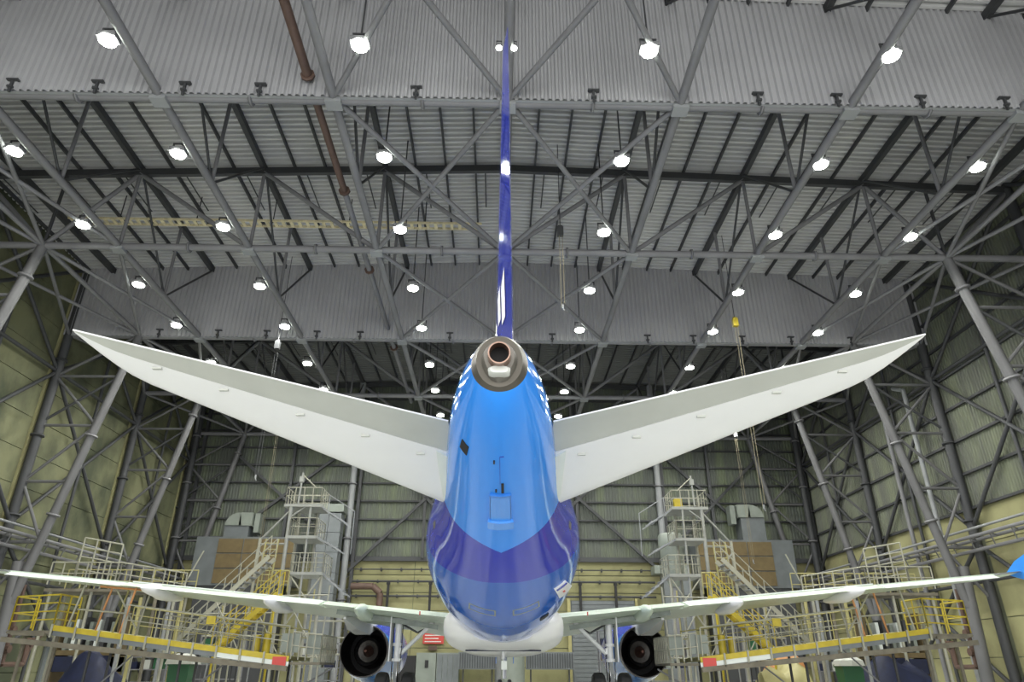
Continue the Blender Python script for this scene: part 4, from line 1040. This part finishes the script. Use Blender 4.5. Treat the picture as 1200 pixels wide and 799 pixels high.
# ------------------------------------------------------------------ ground clutter under the docks
def bin_(x, y, m_, label):
    t = thing('waste_bin', label, 'bin', (x, y, 0))
    rr = [[Vector((x+a*sx, y+b_*sx, z)) for a, b_ in ((-.4, -.35), (.4, -.35), (.4, .35), (-.4, .35))] for z, sx in ((0, .85), (1.35, 1), (1.35, 1.08), (1.45, 1.08))]
    MB().loft(rr).build('bin_body', M[m_], t)
    MB().loft([[Vector((x+a*q, y+b_*q, z)) for a, b_ in ((-.5, -.4), (-.1, -.5), (.45, -.4), (.5, .4), (-.4, .42))] for z, q in ((1.4, 1.05), (1.6, .95), (1.78, .4))]).build('bag_heap', M['elevgrey'], t)
bin_(-12.1, 29.5, 'green', 'green bin heaped with grey bags under the left dock')
bin_(13.9, 29.5, 'green', 'green bin heaped with grey bags under the right dock')
def tarp(x, y, wx, wy, h, m_, label, cat='covered load', name='covered_load'):
    n = 9; v = []
    for i in range(n):
        for j in range(n):
            u, v2 = i/(n-1)*2-1, j/(n-1)*2-1; e = (1-abs(u)**4)*(1-abs(v2)**4)
            v.append((x+u*wx/2, y+v2*wy/2, h*e*(.8+.2*math.sin(3*u+2*v2+x))+(.15*random.random() if e > .1 else 0)))
    f = [(i*n+j, (i+1)*n+j, (i+1)*n+j+1, i*n+j+1) for i in range(n-1) for j in range(n-1)]
    f.append(tuple([i*n for i in range(n)]+[(n-1)*n+j for j in range(1, n)]+[i*n+n-1 for i in range(n-2, -1, -1)]+[j for j in range(n-2, 0, -1)]))
    tag(MB().add(v, f).build(name, M[m_], None, smooth=True), label, cat)
tarp(16.8, 31.5, 3.4, 2, 1.95, 'blue', 'dark blue tarpaulin covered load right of the green bin on the right')
tarp(-16.2, 31, 2.6, 2, 1.9, 'blue', 'dark blue tarpaulin covered load under the left dock')
tarp(11.6, 30.5, 2.6, 1.6, 1.75, 'paleyellow', 'yellow covered load beneath the right dock')
tarp(12.3, 32.3, 2.4, 1.2, 2.15, 'orange', 'orange covered load behind the yellow one under the right dock')
for s, nm in ((-1, 'left'), (1, 'right')):
    t = thing('parts_rack', 'tan rack of upright panels standing beyond the %s dock' % nm, 'rack', (s*17.5, 33, 0))
    MB().box(s*17.9-1.3, s*17.9+1.3, 33, 34, 1.75, 1.95).box(s*17.9-1.3, s*17.9-1.2, 33, 34, 0, 3.6).box(s*17.9+1.2, s*17.9+1.3, 33, 34, 0, 3.6).build('rack_frame', M['tan'], t)
    for k in range(7): boxp('leaning_panel', s*17.9-1.05+k*.32, s*17.9-.9+k*.32, 33.1, 33.9, 1.95, 3.1+.1*(k % 3), M[('ductpale', 'wingwhite', 'steel_dark')[k % 3]], t)
    MB().box(s*17.9-1.3, s*17.9+1.3, 33, 34, 1.1, 1.7).build('blue_base', M['blue'], t)
    t = thing('tool_cart', 'low cart with cream top shelf under the %s dock' % nm, 'cart', (s*9.6, 30, 0))
    MB().box(s*9.6-.8, s*9.6+.8, 29.7, 30.4, 1.62, 1.75).build('top_shelf', M['cream'], t)
    MB().box(s*9.6-.8, s*9.6+.8, 29.7, 30.4, 1.35, 1.6).build('body', M['steel_light'], t)
    b = MB()
    for dx in (-.7, .7):
        for yy in (29.75, 30.35): b.cyl((s*9.6+dx, yy, .1), (s*9.6+dx, yy, 1.35), .03)
    b.build('cart_legs', M['steel_dark'], t)
    for k, (x, y, z, m_) in enumerate(((7.3, 45, 3.4, 'steel_dark'), (10.2, 44, 2.6, 'ductgrey'), (15.2, 42, 2.9, 'steel_dark'), (18.6, 41, 2.4, 'greydoor'), (21.0, 40, 2.2, 'ductgrey'))):
        nmz = ['behind the engine', 'behind the stairs', 'behind the tall posts', 'near the wall columns', 'beside the wall'][k]
        t = thing('storage_shelf', 'dim storage shelf with boxes on the %s %s' % (nm, nmz), 'shelf', (s*x, y, 0))
        b = MB()
        for dx in (-1.1, 1.1):
            for yy in (y-.4, y+.4): b.cyl((s*x+dx, yy, 0), (s*x+dx, yy, z), .05, 5)
        for q in range(4): b.box(s*x-1.15, s*x+1.15, y-.45, y+.45, z*(q+1)/4-.05, z*(q+1)/4)
        b.build('shelf_frame', M['steel'], t)
        for q in range(6):
            bx0 = s*x-1+.68*(q % 3); zz0 = z*(2+(q//3))/4
            boxp('box', bx0, bx0+.5, y-.35, y+.3, zz0, zz0+.35+.1*((q*7+k) % 3), M[('tan', m_, 'ductpale', 'blue', 'elevgrey', 'green')[(q+k) % 6]], t)
# glazed railing low left between dock and engine
t = thing('barrier_frame', 'cream framed mesh barrier left of the left engine', 'barrier', (-8.6, 37.5, 0))
b = MB(); rail(b, [(-9.8, 39, 1.9), (-7.3, 39, 1.9)], 1.6, .05, 1.25, (.5,)); rail(b, [(-9.8, 39, 0), (-7.3, 39, 0)], 1.9, .05, 2.5, ()); b.build('frame', M['cream'], t)
